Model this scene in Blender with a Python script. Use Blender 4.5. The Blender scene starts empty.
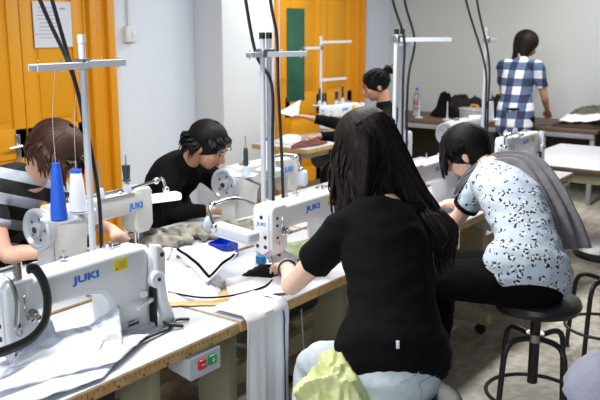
import bpy, bmesh, math, random
from mathutils import Vector, Matrix, Euler, noise
V = Vector
R = math.radians
S = bpy.context.scene
COL = S.collection
UP = V((0, 0, 1))

# ------------------------------------------------------------------ materials
MATS = {}
def mat(name, col, rough=.5, metal=0., var=0., vscale=8., bump=0., bscale=60., emit=0., spec=.5, coat=0., trans=0., alpha=1.):
    if name in MATS: return MATS[name]
    m = bpy.data.materials.new(name); m.use_nodes = True
    nt = m.node_tree; b = nt.nodes['Principled BSDF']
    c = (*col, 1)
    b.inputs['Base Color'].default_value = c
    b.inputs['Roughness'].default_value = rough
    b.inputs['Metallic'].default_value = metal
    b.inputs['Coat Weight'].default_value = coat
    b.inputs['Specular IOR Level'].default_value = spec
    b.inputs['Transmission Weight'].default_value = trans
    b.inputs['Alpha'].default_value = alpha
    tc = nt.nodes.new('ShaderNodeTexCoord')
    if var > 0:
        n = nt.nodes.new('ShaderNodeTexNoise'); n.inputs['Scale'].default_value = vscale; n.inputs['Detail'].default_value = 6
        r = nt.nodes.new('ShaderNodeValToRGB')
        r.color_ramp.elements[0].position = .3; r.color_ramp.elements[1].position = .7
        r.color_ramp.elements[0].color = tuple(x * (1 - var) for x in col) + (1,)
        r.color_ramp.elements[1].color = tuple(min(1, x * (1 + var * .6)) for x in col) + (1,)
        nt.links.new(tc.outputs['Object'], n.inputs['Vector']); nt.links.new(n.outputs['Fac'], r.inputs['Fac'])
        nt.links.new(r.outputs['Color'], b.inputs['Base Color'])
    if bump > 0:
        n2 = nt.nodes.new('ShaderNodeTexNoise'); n2.inputs['Scale'].default_value = bscale; n2.inputs['Detail'].default_value = 4
        bp = nt.nodes.new('ShaderNodeBump'); bp.inputs['Strength'].default_value = bump; bp.inputs['Distance'].default_value = .01
        nt.links.new(tc.outputs['Object'], n2.inputs['Vector']); nt.links.new(n2.outputs['Fac'], bp.inputs['Height'])
        nt.links.new(bp.outputs['Normal'], b.inputs['Normal'])
    if emit > 0:
        b.inputs['Emission Color'].default_value = c; b.inputs['Emission Strength'].default_value = emit
    MATS[name] = m
    return m
def nodes_of(m): return m.node_tree, m.node_tree.nodes['Principled BSDF']
def math_node(nt, op, a, b=None, c=None):
    n = nt.nodes.new('ShaderNodeMath'); n.operation = op
    for i, x in enumerate((a, b, c)):
        if x is None: continue
        if isinstance(x, (int, float)): n.inputs[i].default_value = x
        else: nt.links.new(x, n.inputs[i])
    return n.outputs[0]
def mixcol(nt, fac, a, b):
    n = nt.nodes.new('ShaderNodeMix'); n.data_type = 'RGBA'
    if isinstance(fac, (int, float)): n.inputs[0].default_value = fac
    else: nt.links.new(fac, n.inputs[0])
    for i, x in ((6, a), (7, b)):
        if isinstance(x, tuple): n.inputs[i].default_value = (*x, 1)
        else: nt.links.new(x, n.inputs[i])
    return n.outputs[2]

enamel = mat('white_enamel', (.76, .785, .82), .28, coat=.3)
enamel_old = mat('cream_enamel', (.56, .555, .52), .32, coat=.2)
chrome = mat('chrome', (.62, .62, .63), .22, 1)
steel = mat('brushed_steel', (.45, .45, .46), .38, 1)
polem = mat('pale_grey_paint', (.62, .66, .72), .4)
darkm = mat('dark_metal', (.035, .035, .04), .45, .4)
blackp = mat('black_plastic', (.012, .012, .014), .4)
cable_m = mat('black_rubber', (.012, .014, .02), .45)
laminate = mat('white_laminate', (.54, .56, .60), .3, var=.03, vscale=3)
wooded = mat('plywood_edge', (.58, .36, .15), .5, var=.3, vscale=30)
ruler_m = mat('ruler_print', (.12, .08, .04), .6)
standm = mat('olive_cream_paint', (.40, .38, .25), .5, var=.08, vscale=6)
creamm = mat('cream_paint', (.55, .50, .32), .5)
blue_ink = mat('blue_lettering', (.02, .16, .62), .4)
yellow_st = mat('yellow_sticker', (.80, .66, .02), .45)
hubgrey = mat('handwheel_grey', (.42, .44, .48), .3, .3)
white_thr = mat('white_thread', (.80, .81, .86), .7, bump=.3, bscale=300)
blue_thr = mat('blue_thread', (.01, .10, .62), .55, bump=.3, bscale=300)
black_thr = mat('charcoal_thread', (.03, .035, .045), .6, bump=.3, bscale=300)
paper_m = mat('white_paper', (.74, .76, .84), .7)
print_m = mat('grey_print', (.3, .3, .34), .7)
skin = mat('skin', (.72, .43, .31), .48, var=.06, vscale=25)
skin_d = mat('warm_skin', (.50, .25, .15), .45, var=.06, vscale=25)
skin_l = mat('fair_skin', (.80, .52, .40), .48, var=.05, vscale=25)
lips = mat('lips', (.42, .14, .12), .4)
eyem = mat('eye_dark', (.02, .014, .012), .25)
hair_black = mat('black_hair', (.004, .0035, .004), .62, spec=.18)
hair_brown = mat('brown_hair', (.032, .011, .004), .55, spec=.3)
hair_dark = mat('dark_brown_hair', (.009, .005, .004), .6, spec=.22)
blk_cloth = mat('black_cloth', (.003, .003, .0035), .9, spec=.15, bump=.25, bscale=25)
blk_trs = mat('black_trousers', (.0025, .0025, .003), .9, spec=.12, bump=.3, bscale=25)
jean = mat('pale_denim', (.60, .68, .74), .8, var=.10, vscale=14, bump=.3, bscale=60)
seam = mat('denim_seam', (.36, .43, .52), .8)
white_cloth = mat('white_cloth', (.74, .75, .79), .8, bump=.35, bscale=14)
lining_m = mat('thin_white_lining', (.78, .81, .90), .7, bump=.3, bscale=12)
tan_m = mat('tan_paper', (.62, .40, .18), .6, var=.1)
scarfm = mat('grey_scarf', (.19, .185, .20), .85, var=.25, vscale=12, bump=.5, bscale=30)
olive = mat('olive_grey_cloth', (.27, .255, .21), .8, var=.7, vscale=16, bump=.6, bscale=18)
lilac = mat('lilac_grey_cloth', (.27, .28, .37), .85, var=.1, vscale=6, bump=.3)
limem = mat('pale_lime_film', (.80, .84, .40), .45, var=.08, vscale=9, bump=.4, bscale=18, trans=.15)
seatm = mat('black_vinyl', (.012, .013, .015), .32, bump=.15, bscale=200)
brown_m = mat('dark_brown_edge', (.11, .065, .04), .6)
greytop = mat('grey_steel_frame', (.30, .31, .33), .5, .1)
orange = mat('orange_door_paint', (.80, .35, .006), .42, var=.05, vscale=2, bump=.04, bscale=10)
orange_d = mat('orange_frame_paint', (.76, .31, .006), .45, var=.05, vscale=2)
green_gl = mat('green_board', (.025, .13, .075), .35, var=.25, vscale=3)

def mk_wall(name, col):
    m = mat(name, col, .75, bump=.05, bscale=6)
    nt, b = nodes_of(m)
    tc = nt.nodes.new('ShaderNodeTexCoord'); n = nt.nodes.new('ShaderNodeTexNoise')
    n.inputs['Scale'].default_value = .9; n.inputs['Detail'].default_value = 3
    nt.links.new(tc.outputs['Object'], n.inputs['Vector'])
    nt.links.new(mixcol(nt, n.outputs['Fac'], tuple(x * .95 for x in col), tuple(min(1, x * 1.05) for x in col)), b.inputs['Base Color'])
    return m
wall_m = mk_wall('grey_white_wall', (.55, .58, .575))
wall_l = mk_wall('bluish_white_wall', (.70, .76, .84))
wall_p = mk_wall('white_pilaster', (.70, .73, .76))
def mk_floor():
    m = mat('worn_floor', (.3, .28, .24), .45)
    nt, b = nodes_of(m)
    tc = nt.nodes.new('ShaderNodeTexCoord')
    n = nt.nodes.new('ShaderNodeTexNoise'); n.inputs['Scale'].default_value = 2.2; n.inputs['Detail'].default_value = 8
    n2 = nt.nodes.new('ShaderNodeTexNoise'); n2.inputs['Scale'].default_value = 18; n2.inputs['Detail'].default_value = 5
    nt.links.new(tc.outputs['Object'], n.inputs['Vector']); nt.links.new(tc.outputs['Object'], n2.inputs['Vector'])
    f = math_node(nt, 'MULTIPLY_ADD', n2.outputs['Fac'], .4, math_node(nt, 'MULTIPLY', n.outputs['Fac'], .6))
    r = nt.nodes.new('ShaderNodeValToRGB'); r.color_ramp.elements[0].position = .4; r.color_ramp.elements[1].position = .62
    r.color_ramp.elements[0].color = (.24, .21, .16, 1); r.color_ramp.elements[1].color = (.58, .54, .46, 1)
    nt.links.new(f, r.inputs['Fac']); nt.links.new(r.outputs['Color'], b.inputs['Base Color'])
    return m
floor_m = mk_floor()

def sep_obj(nt):
    tc = nt.nodes.new('ShaderNodeTexCoord'); s = nt.nodes.new('ShaderNodeSeparateXYZ')
    nt.links.new(tc.outputs['Object'], s.inputs[0]); return tc, s
def mk_check():
    m = mat('navy_white_check', (.8, .8, .85), .8, bump=.2, bscale=40)
    nt, b = nodes_of(m); tc, s = sep_obj(nt)
    def band(o, off):
        f = math_node(nt, 'FRACT', math_node(nt, 'MULTIPLY_ADD', o, 1 / .155, off))
        return math_node(nt, 'GREATER_THAN', f, .5)
    a = band(s.outputs[1], 10.2); c = band(s.outputs[2], 10.0)
    k = math_node(nt, 'MULTIPLY_ADD', a, .5, math_node(nt, 'MULTIPLY', c, .5))
    r = nt.nodes.new('ShaderNodeValToRGB'); r.color_ramp.interpolation = 'CONSTANT'
    e = r.color_ramp.elements
    e[0].color = (.70, .73, .80, 1); e[0].position = 0
    e[1].color = (.075, .115, .22, 1); e[1].position = .3
    x = e.new(.8); x.color = (.012, .02, .06, 1)
    nt.links.new(k, r.inputs['Fac']); nt.links.new(r.outputs['Color'], b.inputs['Base Color'])
    return m
check_m = mk_check()
def mk_panda():
    m = mat('printed_pale_blue_cotton', (.6, .7, .82), .8, bump=.2, bscale=20)
    nt, b = nodes_of(m); tc, s = sep_obj(nt)
    v = nt.nodes.new('ShaderNodeTexVoronoi'); v.inputs['Scale'].default_value = 27; v.inputs['Randomness'].default_value = .55
    v2 = nt.nodes.new('ShaderNodeTexVoronoi'); v2.inputs['Scale'].default_value = 78
    nt.links.new(tc.outputs['Object'], v.inputs['Vector']); nt.links.new(tc.outputs['Object'], v2.inputs['Vector'])
    d = v.outputs['Distance']
    ring = math_node(nt, 'MULTIPLY', math_node(nt, 'LESS_THAN', d, .43), math_node(nt, 'GREATER_THAN', d, .20))
    blot = math_node(nt, 'LESS_THAN', v2.outputs['Distance'], .50)
    k = math_node(nt, 'MULTIPLY', ring, blot)
    white = math_node(nt, 'LESS_THAN', d, .36)
    base = mixcol(nt, white, (.56, .66, .78), (.80, .84, .88))
    nt.links.new(mixcol(nt, k, base, (.01, .012, .016)), b.inputs['Base Color'])
    return m
panda_m = mk_panda()
def mk_stripe():
    m = mat('black_grey_stripes', (.02, .02, .02), .8, bump=.3, bscale=30)
    nt, b = nodes_of(m); tc, s = sep_obj(nt)
    t = math_node(nt, 'ADD', s.outputs[2], math_node(nt, 'MULTIPLY', s.outputs[0], .35))
    f = math_node(nt, 'FRACT', math_node(nt, 'MULTIPLY_ADD', t, 1 / .115, 10.30))
    nt.links.new(mixcol(nt, math_node(nt, 'GREATER_THAN', f, .56), (.008, .008, .01), (.40, .45, .52)), b.inputs['Base Color'])
    return m
stripe_m = mk_stripe()
def mk_dots():
    m = mat('dotted_white_cotton', (.85, .85, .86), .8, bump=.2, bscale=30)
    nt, b = nodes_of(m); tc, s = sep_obj(nt)
    v = nt.nodes.new('ShaderNodeTexVoronoi'); v.inputs['Scale'].default_value = 24; v.inputs['Randomness'].default_value = .35
    nt.links.new(tc.outputs['Object'], v.inputs['Vector'])
    nt.links.new(mixcol(nt, math_node(nt, 'LESS_THAN', v.outputs['Distance'], .28), (.85, .85, .87), (.10, .08, .08)), b.inputs['Base Color'])
    return m
dots_m = mk_dots()
lamp_on = mat('lit_lamp', (.9, .95, 1), .4, emit=3.0)
clear_pl = mat('clear_plastic', (.75, .80, .85), .12, trans=.85)
blue_tr = mat('translucent_blue', (.01, .05, .62), .2, trans=.25)
teal = mat('teal_plastic', (.0, .12, .30), .3)
red_b = mat('red_button', (.65, .02, .02), .35)
green_b = mat('green_button', (.01, .32, .09), .35)
grey_pl = mat('pale_grey_plastic', (.52, .57, .64), .35)

# ------------------------------------------------------------------ mesh kit
def frame(z, hint=UP):
    z = z.normalized()
    if abs(z.dot(hint)) > .98: hint = V((1, 0, 0))
    x = hint.cross(z).normalized(); y = z.cross(x)
    return Matrix((x, y, z)).transposed()
def catmull(P, steps):
    out = []; n = len(P)
    for i in range(n - 1):
        p0 = P[max(i - 1, 0)]; p1 = P[i]; p2 = P[i + 1]; p3 = P[min(i + 2, n - 1)]
        for k in range(steps):
            t = k / steps; t2 = t * t; t3 = t2 * t
            out.append([.5 * (2 * b + (c - a) * t + (2 * a - 5 * b + 4 * c - d) * t2 + (3 * b - a - 3 * c + d) * t3) for a, b, c, d in zip(p0, p1, p2, p3)])
    out.append(list(P[-1])); return out
class MB:
    def __init__(s): s.bm = bmesh.new()
    def box(s, c, d, bev=0., rot=None, seg=2):
        r = bmesh.ops.create_cube(s.bm, size=1); vs = r['verts']
        M = Matrix.Translation(V(c)) @ ((Euler(rot).to_matrix().to_4x4() if not isinstance(rot, Matrix) else rot.to_4x4()) if rot is not None else Matrix()) @ Matrix.Diagonal((*d, 1))
        bmesh.ops.transform(s.bm, matrix=M, verts=vs)
        if bev > 0:
            es = list({e for v in vs for e in v.link_edges})
            bmesh.ops.bevel(s.bm, geom=es, offset=bev, segments=seg, affect='EDGES', profile=.5)
        return s
    def cyl(s, a, b, r, r2=None, n=16):
        a = V(a); b = V(b); r2 = r if r2 is None else r2
        F = frame(b - a); A = []; B = []
        for i in range(n):
            t = 2 * math.pi * i / n; d = F @ V((math.cos(t), math.sin(t), 0))
            A.append(s.bm.verts.new(a + d * r)); B.append(s.bm.verts.new(b + d * r2))
        for i in range(n):
            j = (i + 1) % n; s.bm.faces.new((A[i], A[j], B[j], B[i]))
        s.bm.faces.new(A[::-1]); s.bm.faces.new(B); return s
    def lathe(s, prof, c=(0, 0, 0), axis=(0, 0, 1), n=24):
        F = frame(V(axis)); c = V(c); rings = []
        for r, z in prof:
            rings.append([s.bm.verts.new(c + F @ V((max(r, 1e-5) * math.cos(2 * math.pi * i / n), max(r, 1e-5) * math.sin(2 * math.pi * i / n), z))) for i in range(n)])
        for A, B in zip(rings, rings[1:]):
            for i in range(n):
                j = (i + 1) % n; s.bm.faces.new((A[i], A[j], B[j], B[i]))
        s.bm.faces.new(rings[0][::-1]); s.bm.faces.new(rings[-1]); return s
    def sweep(s, pts, rad, side=None, n=12, steps=4, round_ends=True):
        Q = [list(V(p)) + (list(r) if isinstance(r, (tuple, list)) else [r, r]) for p, r in zip(pts, rad)]
        if len(Q) > 2 or steps > 1: Q = catmull(Q, steps)
        Ps = [V(q[:3]) for q in Q]; Rs = [(max(q[3], 1e-4), max(q[4], 1e-4)) for q in Q]
        T = [(Ps[min(i + 1, len(Ps) - 1)] - Ps[max(i - 1, 0)]).normalized() for i in range(len(Ps))]
        if side is None:
            t0 = T[0]; side = t0.orthogonal()
        side = V(side); rings = []; prev = side
        secs = []
        for i, (p, r, t) in enumerate(zip(Ps, Rs, T)):
            x = (prev - t * prev.dot(t))
            x = x.normalized() if x.length > 1e-6 else t.orthogonal().normalized()
            prev = x; y = t.cross(x); secs.append((p, r, t, x, y))
        full = []
        if round_ends:
            p, r, t, x, y = secs[0]
            for a in (75, 50, 25): full.append((p - t * min(r) * math.sin(R(a)), (r[0] * math.cos(R(a)), r[1] * math.cos(R(a))), t, x, y))
        full += secs
        if round_ends:
            p, r, t, x, y = secs[-1]
            for a in (25, 50, 75): full.append((p + t * min(r) * math.sin(R(a)), (r[0] * math.cos(R(a)), r[1] * math.cos(R(a))), t, x, y))
        for p, r, t, x, y in full:
            rings.append([s.bm.verts.new(p + x * r[0] * math.cos(2 * math.pi * i / n) + y * r[1] * math.sin(2 * math.pi * i / n)) for i in range(n)])
        for A, B in zip(rings, rings[1:]):
            for i in range(n):
                j = (i + 1) % n; s.bm.faces.new((A[i], A[j], B[j], B[i]))
        s.bm.faces.new(rings[0][::-1]); s.bm.faces.new(rings[-1]); return s
    def tube(s, pts, r, n=8, steps=5): return s.sweep(pts, [r] * len(pts), n=n, steps=steps)
    def bar(s, a, b, w, h):
        a = V(a); b = V(b); F = frame(b - a); s.box((a + b) / 2, (w, h, (b - a).length), rot=F); return s
    def ell(s, c, r, F=None, u=16, v=10):
        q = bmesh.ops.create_uvsphere(s.bm, u_segments=u, v_segments=v, radius=1)
        M = Matrix.Translation(V(c)) @ (F.to_4x4() if F is not None else Matrix()) @ Matrix.Diagonal((*r, 1))
        bmesh.ops.transform(s.bm, matrix=M, verts=q['verts']); return s
    def prism(s, pts, a, b, axis='y', bev=0., seg=2):
        def m(p, h): return {'y': (p[0], h, p[1]), 'z': (p[0], p[1], h), 'x': (h, p[0], p[1])}[axis]
        A = [s.bm.verts.new(m(p, a)) for p in pts]; B = [s.bm.verts.new(m(p, b)) for p in pts]
        fs = [s.bm.faces.new(A), s.bm.faces.new(B[::-1])]
        for i in range(len(A)):
            j = (i + 1) % len(A); fs.append(s.bm.faces.new((A[i], B[i], B[j], A[j])))
        bmesh.ops.recalc_face_normals(s.bm, faces=fs)
        if bev > 0:
            es = list(set(fs[0].edges) | set(fs[1].edges))
            bmesh.ops.bevel(s.bm, geom=es, offset=bev, segments=seg, affect='EDGES', profile=.5)
        return s
    def grid(s, f, nu, nv):
        G = [[s.bm.verts.new(f(i / nu, j / nv)) for j in range(nv + 1)] for i in range(nu + 1)]
        for i in range(nu):
            for j in range(nv): s.bm.faces.new((G[i][j], G[i + 1][j], G[i + 1][j + 1], G[i][j + 1]))
        return s
    def mesh(s, name, origin=None, recalc=True):
        if recalc: bmesh.ops.recalc_face_normals(s.bm, faces=s.bm.faces)
        if origin is not None: bmesh.ops.translate(s.bm, vec=-V(origin), verts=s.bm.verts)
        me = bpy.data.meshes.new(name); s.bm.to_mesh(me); s.bm.free(); return me
    def build(s, name, m, parent=None, origin=None, smooth=True, recalc=True):
        me = s.mesh(name, origin, recalc)
        return link(name, me, m, parent, smooth)
def link(name, me, m, parent=None, smooth=True):
    if m and not me.materials: me.materials.append(m)
    if smooth:
        me.polygons.foreach_set('use_smooth', [True] * len(me.polygons)); me.set_sharp_from_angle(angle=R(38))
    o = bpy.data.objects.new(name, me); COL.objects.link(o)
    if parent: o.parent = parent
    return o
def remesh(mb, name, m, parent, origin, voxel=.008, it=4, wrinkle=0., wscale=12., thick=None):
    me = mb.mesh(name, origin)
    o = bpy.data.objects.new(name, me); COL.objects.link(o)
    md = o.modifiers.new('r', 'REMESH'); md.mode = 'VOXEL'; md.voxel_size = voxel
    sm = o.modifiers.new('s', 'SMOOTH'); sm.iterations = it; sm.factor = .5
    dg = bpy.context.evaluated_depsgraph_get(); e = o.evaluated_get(dg)
    new = bpy.data.meshes.new_from_object(e, depsgraph=dg)
    bpy.data.objects.remove(o); bpy.data.meshes.remove(me); new.name = name
    if wrinkle:
        n = [v.normal.copy() for v in new.vertices]
        for v, nn in zip(new.vertices, n):
            q = v.co * wscale
            a = noise.noise(V((q.x * .7, q.y * .7, q.z * 1.7))) + .5 * noise.noise(V((q.x * 1.5, q.y * 1.5 + 7, q.z * 3)))
            v.co += nn * a * wrinkle
        new.update()
    new.materials.clear(); new.materials.append(m)
    new.polygons.foreach_set('use_smooth', [True] * len(new.polygons))
    o = bpy.data.objects.new(name, new); COL.objects.link(o)
    if parent: o.parent = parent
    return o
def solid(o, t, off=0, sub=0):
    md = o.modifiers.new('thickness', 'SOLIDIFY'); md.thickness = t; md.offset = off
    if sub: o.modifiers.new('smooth', 'SUBSURF').levels = sub; o.modifiers['smooth'].render_levels = sub
    return o
def text(s, size, name, m, parent, loc, rot, ext=.0006, bold=0., sx=1.):
    c = bpy.data.curves.new(name, 'FONT'); c.body = s; c.size = size; c.extrude = ext; c.offset = bold
    c.align_x = 'CENTER'; c.align_y = 'CENTER'; c.resolution_u = 3
    o = bpy.data.objects.new(name, c); COL.objects.link(o)
    dg = bpy.context.evaluated_depsgraph_get(); me = bpy.data.meshes.new_from_object(o.evaluated_get(dg), depsgraph=dg)
    bpy.data.objects.remove(o); me.name = name
    me.transform(Matrix.Translation(V(loc)) @ Euler(rot).to_matrix().to_4x4() @ Matrix.Diagonal((sx, 1, 1, 1)))
    me.materials.clear()
    return link(name, me, m, parent, smooth=False)
def tag(o, label, cat, group=None, kind=None):
    if label: o['label'] = label
    if cat: o['category'] = cat
    if group: o['group'] = group
    if kind: o['kind'] = kind
    return o
def thing(name, label, cat, loc=(0, 0, 0), rz=0., group=None):
    o = bpy.data.objects.new(name, None); COL.objects.link(o); o.location = loc; o.rotation_euler = (0, 0, rz)
    o.empty_display_size = .05
    return tag(o, label, cat, group)
def single(mb, name, m, label, cat, loc, group=None, smooth=True):
    o = mb.build(name, m, None, origin=loc, smooth=smooth); o.location = loc
    return tag(o, label, cat, group)
def dup(root, loc, rz, label, group=None, skip=()):
    def cp(o, par):
        c = o.copy(); COL.objects.link(c); c.parent = par
        for ch in o.children:
            if ch.name.split('.')[0] not in skip: cp(ch, c)
        return c
    r = cp(root, None); r.location = loc; r.rotation_euler = (0, 0, rz); r['label'] = label
    if group: r['group'] = group
    return r
def struct(o): o['kind'] = 'structure'; return o
def fold(x, y, seed=0, s=1.):
    return noise.noise(V((x * s, y * s, seed))) + .5 * noise.noise(V((x * s * 2.1, y * s * 2.1, seed + 5))) + .25 * noise.noise(V((x * s * 4.3, y * s * 4.3, seed + 9)))
def heap(name, c, rx, ry, h, m, label, cat, seed=0, rot=0., group=None, n=44, scale=9., rough=.5, sharp=.6):
    """A crumpled pile of cloth: closed, flat underneath."""
    mb = MB(); bm = mb.bm; rings = []
    ns = 72
    for k in range(n // 2 + 1):
        t = k / (n // 2); ring = []
        for i in range(ns):
            a = 2 * math.pi * i / ns
            edge = 1 + .22 * noise.noise(V((math.cos(a) * 1.6, math.sin(a) * 1.6, seed))) + .09 * noise.noise(V((math.cos(a) * 5, math.sin(a) * 5, seed + 3)))
            x = rx * t * edge * math.cos(a); y = ry * t * edge * math.sin(a)
            prof = (1 - t ** 3.2) ** .8
            w = 1 - abs(fold(x + seed, y, seed, scale)) * (1.5 if rough < .8 else 2.0)
            z = h * prof * (1 - rough + rough * w) + .003 * (1 - t)
            xr = x * math.cos(rot) - y * math.sin(rot); yr = x * math.sin(rot) + y * math.cos(rot)
            ring.append(bm.verts.new((c[0] + xr, c[1] + yr, c[2] + .004 + max(z, 0))))
        rings.append(ring)
    base = [bm.verts.new((v.co.x, v.co.y, c[2] + .001)) for v in rings[-1]]
    rings.append(base)
    ctr = bm.verts.new((c[0], c[1], sum(v.co.z for v in rings[0]) / ns))
    for v in rings[0]: pass
    for A, B in zip(rings, rings[1:]):
        for i in range(ns):
            j = (i + 1) % ns; bm.faces.new((A[i], A[j], B[j], B[i]))
    bm.faces.new(base[::-1])
    bmesh.ops.remove_doubles(bm, verts=rings[0] + [ctr], dist=1e-4)
    return single(mb, name, m, label, cat, c, group)
# ------------------------------------------------------------------ the room
def slab(name, lo, hi, m, bev=0., parent=None):
    mb = MB(); c = [(a + b) / 2 for a, b in zip(lo, hi)]; d = [b - a for a, b in zip(lo, hi)]
    mb.box(c, d, bev); return mb.build(name, m, parent, smooth=bev > 0)
struct(slab('floor', (-4.2, -3.6, -.1), (7.06, 3.54, 0), floor_m))
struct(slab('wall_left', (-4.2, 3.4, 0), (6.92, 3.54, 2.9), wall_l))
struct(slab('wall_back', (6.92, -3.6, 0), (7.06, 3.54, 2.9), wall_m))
struct(slab('trim_1', (3.43, 3.06, 0), (4.14, 3.4, 2.9), wall_p, .012))
struct(slab('trim_2', (4.30, 3.33, 0), (4.62, 3.4, 2.9), wall_p, .01))

def door(name, u0, u1, mid, v=3.4, top=2.25, frame_w=.27, green=False):
    d = MB(); d.box(((u0 + u1) / 2, v - .012, top / 2), (u1 - u0, .02, top)); root = d.build(name, orange, None, smooth=False); struct(root)
    for a, b in ((u0, mid - .004), (mid + .004, u1)):
        m = MB(); w = .10
        for (x0, x1, z0, z1) in ((a, a + w, 0, top), (b - w, b, 0, top), (a, b, 0, .22), (a, b, .80, 1.02), (a, b, top - .12, top)):
            m.box(((x0 + x1) / 2, v - .030, (z0 + z1) / 2), (x1 - x0, .022, z1 - z0), .005)
        for z0, z1 in ((.26, .76), (1.07, top - .17)):
            m.box(((a + b) / 2, v - .026, (z0 + z1) / 2), (b - a - 2 * w - .08, .012, z1 - z0), .005)
        m.build('door_leaf', orange, root)
    m = MB()
    for s, e in ((-1, u0), (1, u1)):
        for k, (o0, o1, dep) in enumerate(((0, .035, .05), (.035, .10, .085), (.10, .20, .065), (.20, frame_w, .10))):
            a, b = e + s * o0, e + s * o1
            m.box(((a + b) / 2, v - dep / 2, (top + .1) / 2), (abs(b - a), dep, top + .1), .006)
    m.box(((u0 + u1) / 2, v - .045, top + .06), (u1 - u0 + .3, .09, .12), .01)
    m.build('door_frame', orange_d, root)
    return root
d1 = door('door_1', 1.04, 2.16, 1.60)
m = MB(); m.cyl((1.51, 3.36, .90), (1.51, 3.30, .90), .011); m.tube([(1.51, 3.305, .90), (1.47, 3.30, .90), (1.40, 3.30, .895)], .010)
m.box((1.51, 3.355, .88), (.04, .012, .20), .004)
m.build('door_handle', chrome, d1)
d2 = door('door_2', 4.72, 6.02, 5.40, frame_w=.16)
slab('door_panel', (4.76, 3.350, .97), (5.07, 3.376, 1.92), green_gl, .003, d2)

sw = thing('wall_socket', 'small square cable box with a conduit on the white wall right of the orange door', 'socket box', (2.655, 3.4, 1.68))
m = MB(); m.box((0, -.022, 0), (.115, .044, .13), .008); m.build('box', wall_p, sw)
m = MB(); m.box((0, -.012, .66), (.028, .022, 1.18), .004); m.build('conduit', wall_p, sw)
m = MB(); m.box((.02, -.047, 0), (.03, .006, .05), .002); m.build('rocker', paper_m, sw)
pp = thing('paper_notice', 'white printed sheet of paper taped to the orange door', 'notice', (1.88, 3.352, 1.755))
m = MB(); m.box((0, 0, 0), (.34, .0015, .33)); m.build('sheet', paper_m, pp, smooth=False)
m = MB()
random.seed(4)
for i in range(9):
    m.box((-.03 + random.uniform(-.03, .0), -.0014, .12 - i * .027), (random.uniform(.14, .22), .0008, .004))
m.box((.09, -.0014, .115), (.045, .0008, .012))
m.build('printed_lines', print_m, pp, smooth=False)

# ------------------------------------------------------------------ sewing table
def make_table():
    t = thing('sewing_table', 'x', 'sewing table')
    W, Dp, H = 1.19, .585, .75                      # local x 0..W, y 0..Dp
    m = MB(); m.box((W / 2, Dp / 2, H - .022), (W, Dp, .038), .004); m.build('tabletop', wooded, t)
    m = MB(); m.box((W / 2, Dp / 2, H - .0015), (W - .006, Dp - .006, .003), .001); m.build('laminate', laminate, t)
    for x in (.20, W - .20):
        m = MB()
        m.box((x, Dp / 2, .43), (.05, .16, .56), .006)                      # wide sheet upright
        m.box((x, Dp / 2, H - .055), (.07, Dp - .1, .028), .004)
        m.box((x, Dp / 2, .095), (.06, Dp + .02, .06), .008)
        f = m.build('leg', standm, t)
        for y in (.04, Dp - .04):
            m = MB(); m.cyl((x - .013, y, .034), (x + .013, y, .034), .032, n=14); m.cyl((x, y, .03), (x, y, .075), .012); m.build('caster', darkm, f)
    m = MB(); m.box((W / 2, Dp / 2 + .10, .30), (W - .42, .035, .09), .005); m.build('crossbar', creamm, t)
    m = MB(); m.box((W / 2, Dp / 2, .13), (W - .42, .06, .05), .005); m.build('crossbar', creamm, t)
    m = MB(); m.box((W / 2 - .06, .17, .15), (.34, .22, .018), .006, rot=(R(14), 0, 0))
    for k in range(6): m.box((W / 2 - .20 + k * .056, .17, .163), (.02, .19, .006), .002, rot=(R(14), 0, 0))
    p = m.build('pedal', creamm, t)
    m = MB(); m.cyl((W / 2 + .08, .20, .16), (W / 2 + .16, .30, .66), .006); m.build('pitman_rod', steel, t)
    m = MB(); m.cyl((W / 2 + .05, .34, .55), (W / 2 + .26, .34, .55), .075, n=20); m.box((W / 2 + .15, .34, .67), (.10, .10, .10), .01); m.cyl((W / 2 + .26, .34, .55), (W / 2 + .30, .34, .55), .045)
    m.build('motor', darkm, t)
    m = MB(); m.box((W / 2 - .19, .28, .665), (.40, .20, .09), .02); m.build('oil_pan', enamel_old, t)
    return t
def make_controls(t, x):
    m = MB(); m.prism([(.0, 0), (.0, -.075), (.10, -.055), (.10, 0)], x, x + .15, 'x', .005)
    for v in m.bm.verts: v.co.z += .705; v.co.y -= .012
    b = m.build('switch_box', grey_pl, t)
    return b
T0 = make_table()
cb = make_controls(T0, .93)
for x, mm, n in ((.985, red_b, 'off_button'), (1.035, green_b, 'on_button')):
    m = MB(); m.box((x, -.014, .672), (.036, .012, .034), .004); k = m.build(n, mm, cb)
    m = MB()
    if n == 'off_button': m.box((x, -.0205, .672), (.016, .001, .004))
    else: m.box((x, -.0205, .672), (.004, .001, .018)); m.box((x, -.0205, .672), (.014, .001, .003))
    m.build('button_mark', paper_m, k, smooth=False)
m = MB()
for i in range(56):
    m.box((.03 + i * .020, -.0006, .735 if i % 5 else .731), (.0022, .0008, .008 if i % 5 else .016))
for i in range(11): m.box((.045 + i * .1, -.0006, .718), (.010, .0008, .007))
ruler = m.build('ruler_scale', ruler_m, T0, smooth=False)
PITCH = 1.2
T0.location = (-1.195, 0, 0); T0['label'] = 'nearest sewing table, white top with plywood edge, ruler scale and red and green buttons'; T0['group'] = 'sewing tables of the near row'
dup(T0, (.005, 0, 0), 0, 'white topped sewing table where the black t-shirt woman works', 'sewing tables of the near row', ('ruler_scale',))
dup(T0, (1.205, 0, 0), 0, 'white topped sewing table where the pale blue shirt woman works', 'sewing tables of the near row', ('ruler_scale',))
dup(T0, (2.405, 0, 0), 0, 'unoccupied sewing table at the far end of the near row, white paper on it', 'sewing tables of the near row', ('ruler_scale',))
BL = ['white sewing table of the opposite row where the striped top woman works',
      'white sewing table of the opposite row where the short haired person in black works',
      'white sewing table of the opposite row, next to the woman with the hair bun',
      'white sewing table at the far end of the opposite row']
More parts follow.
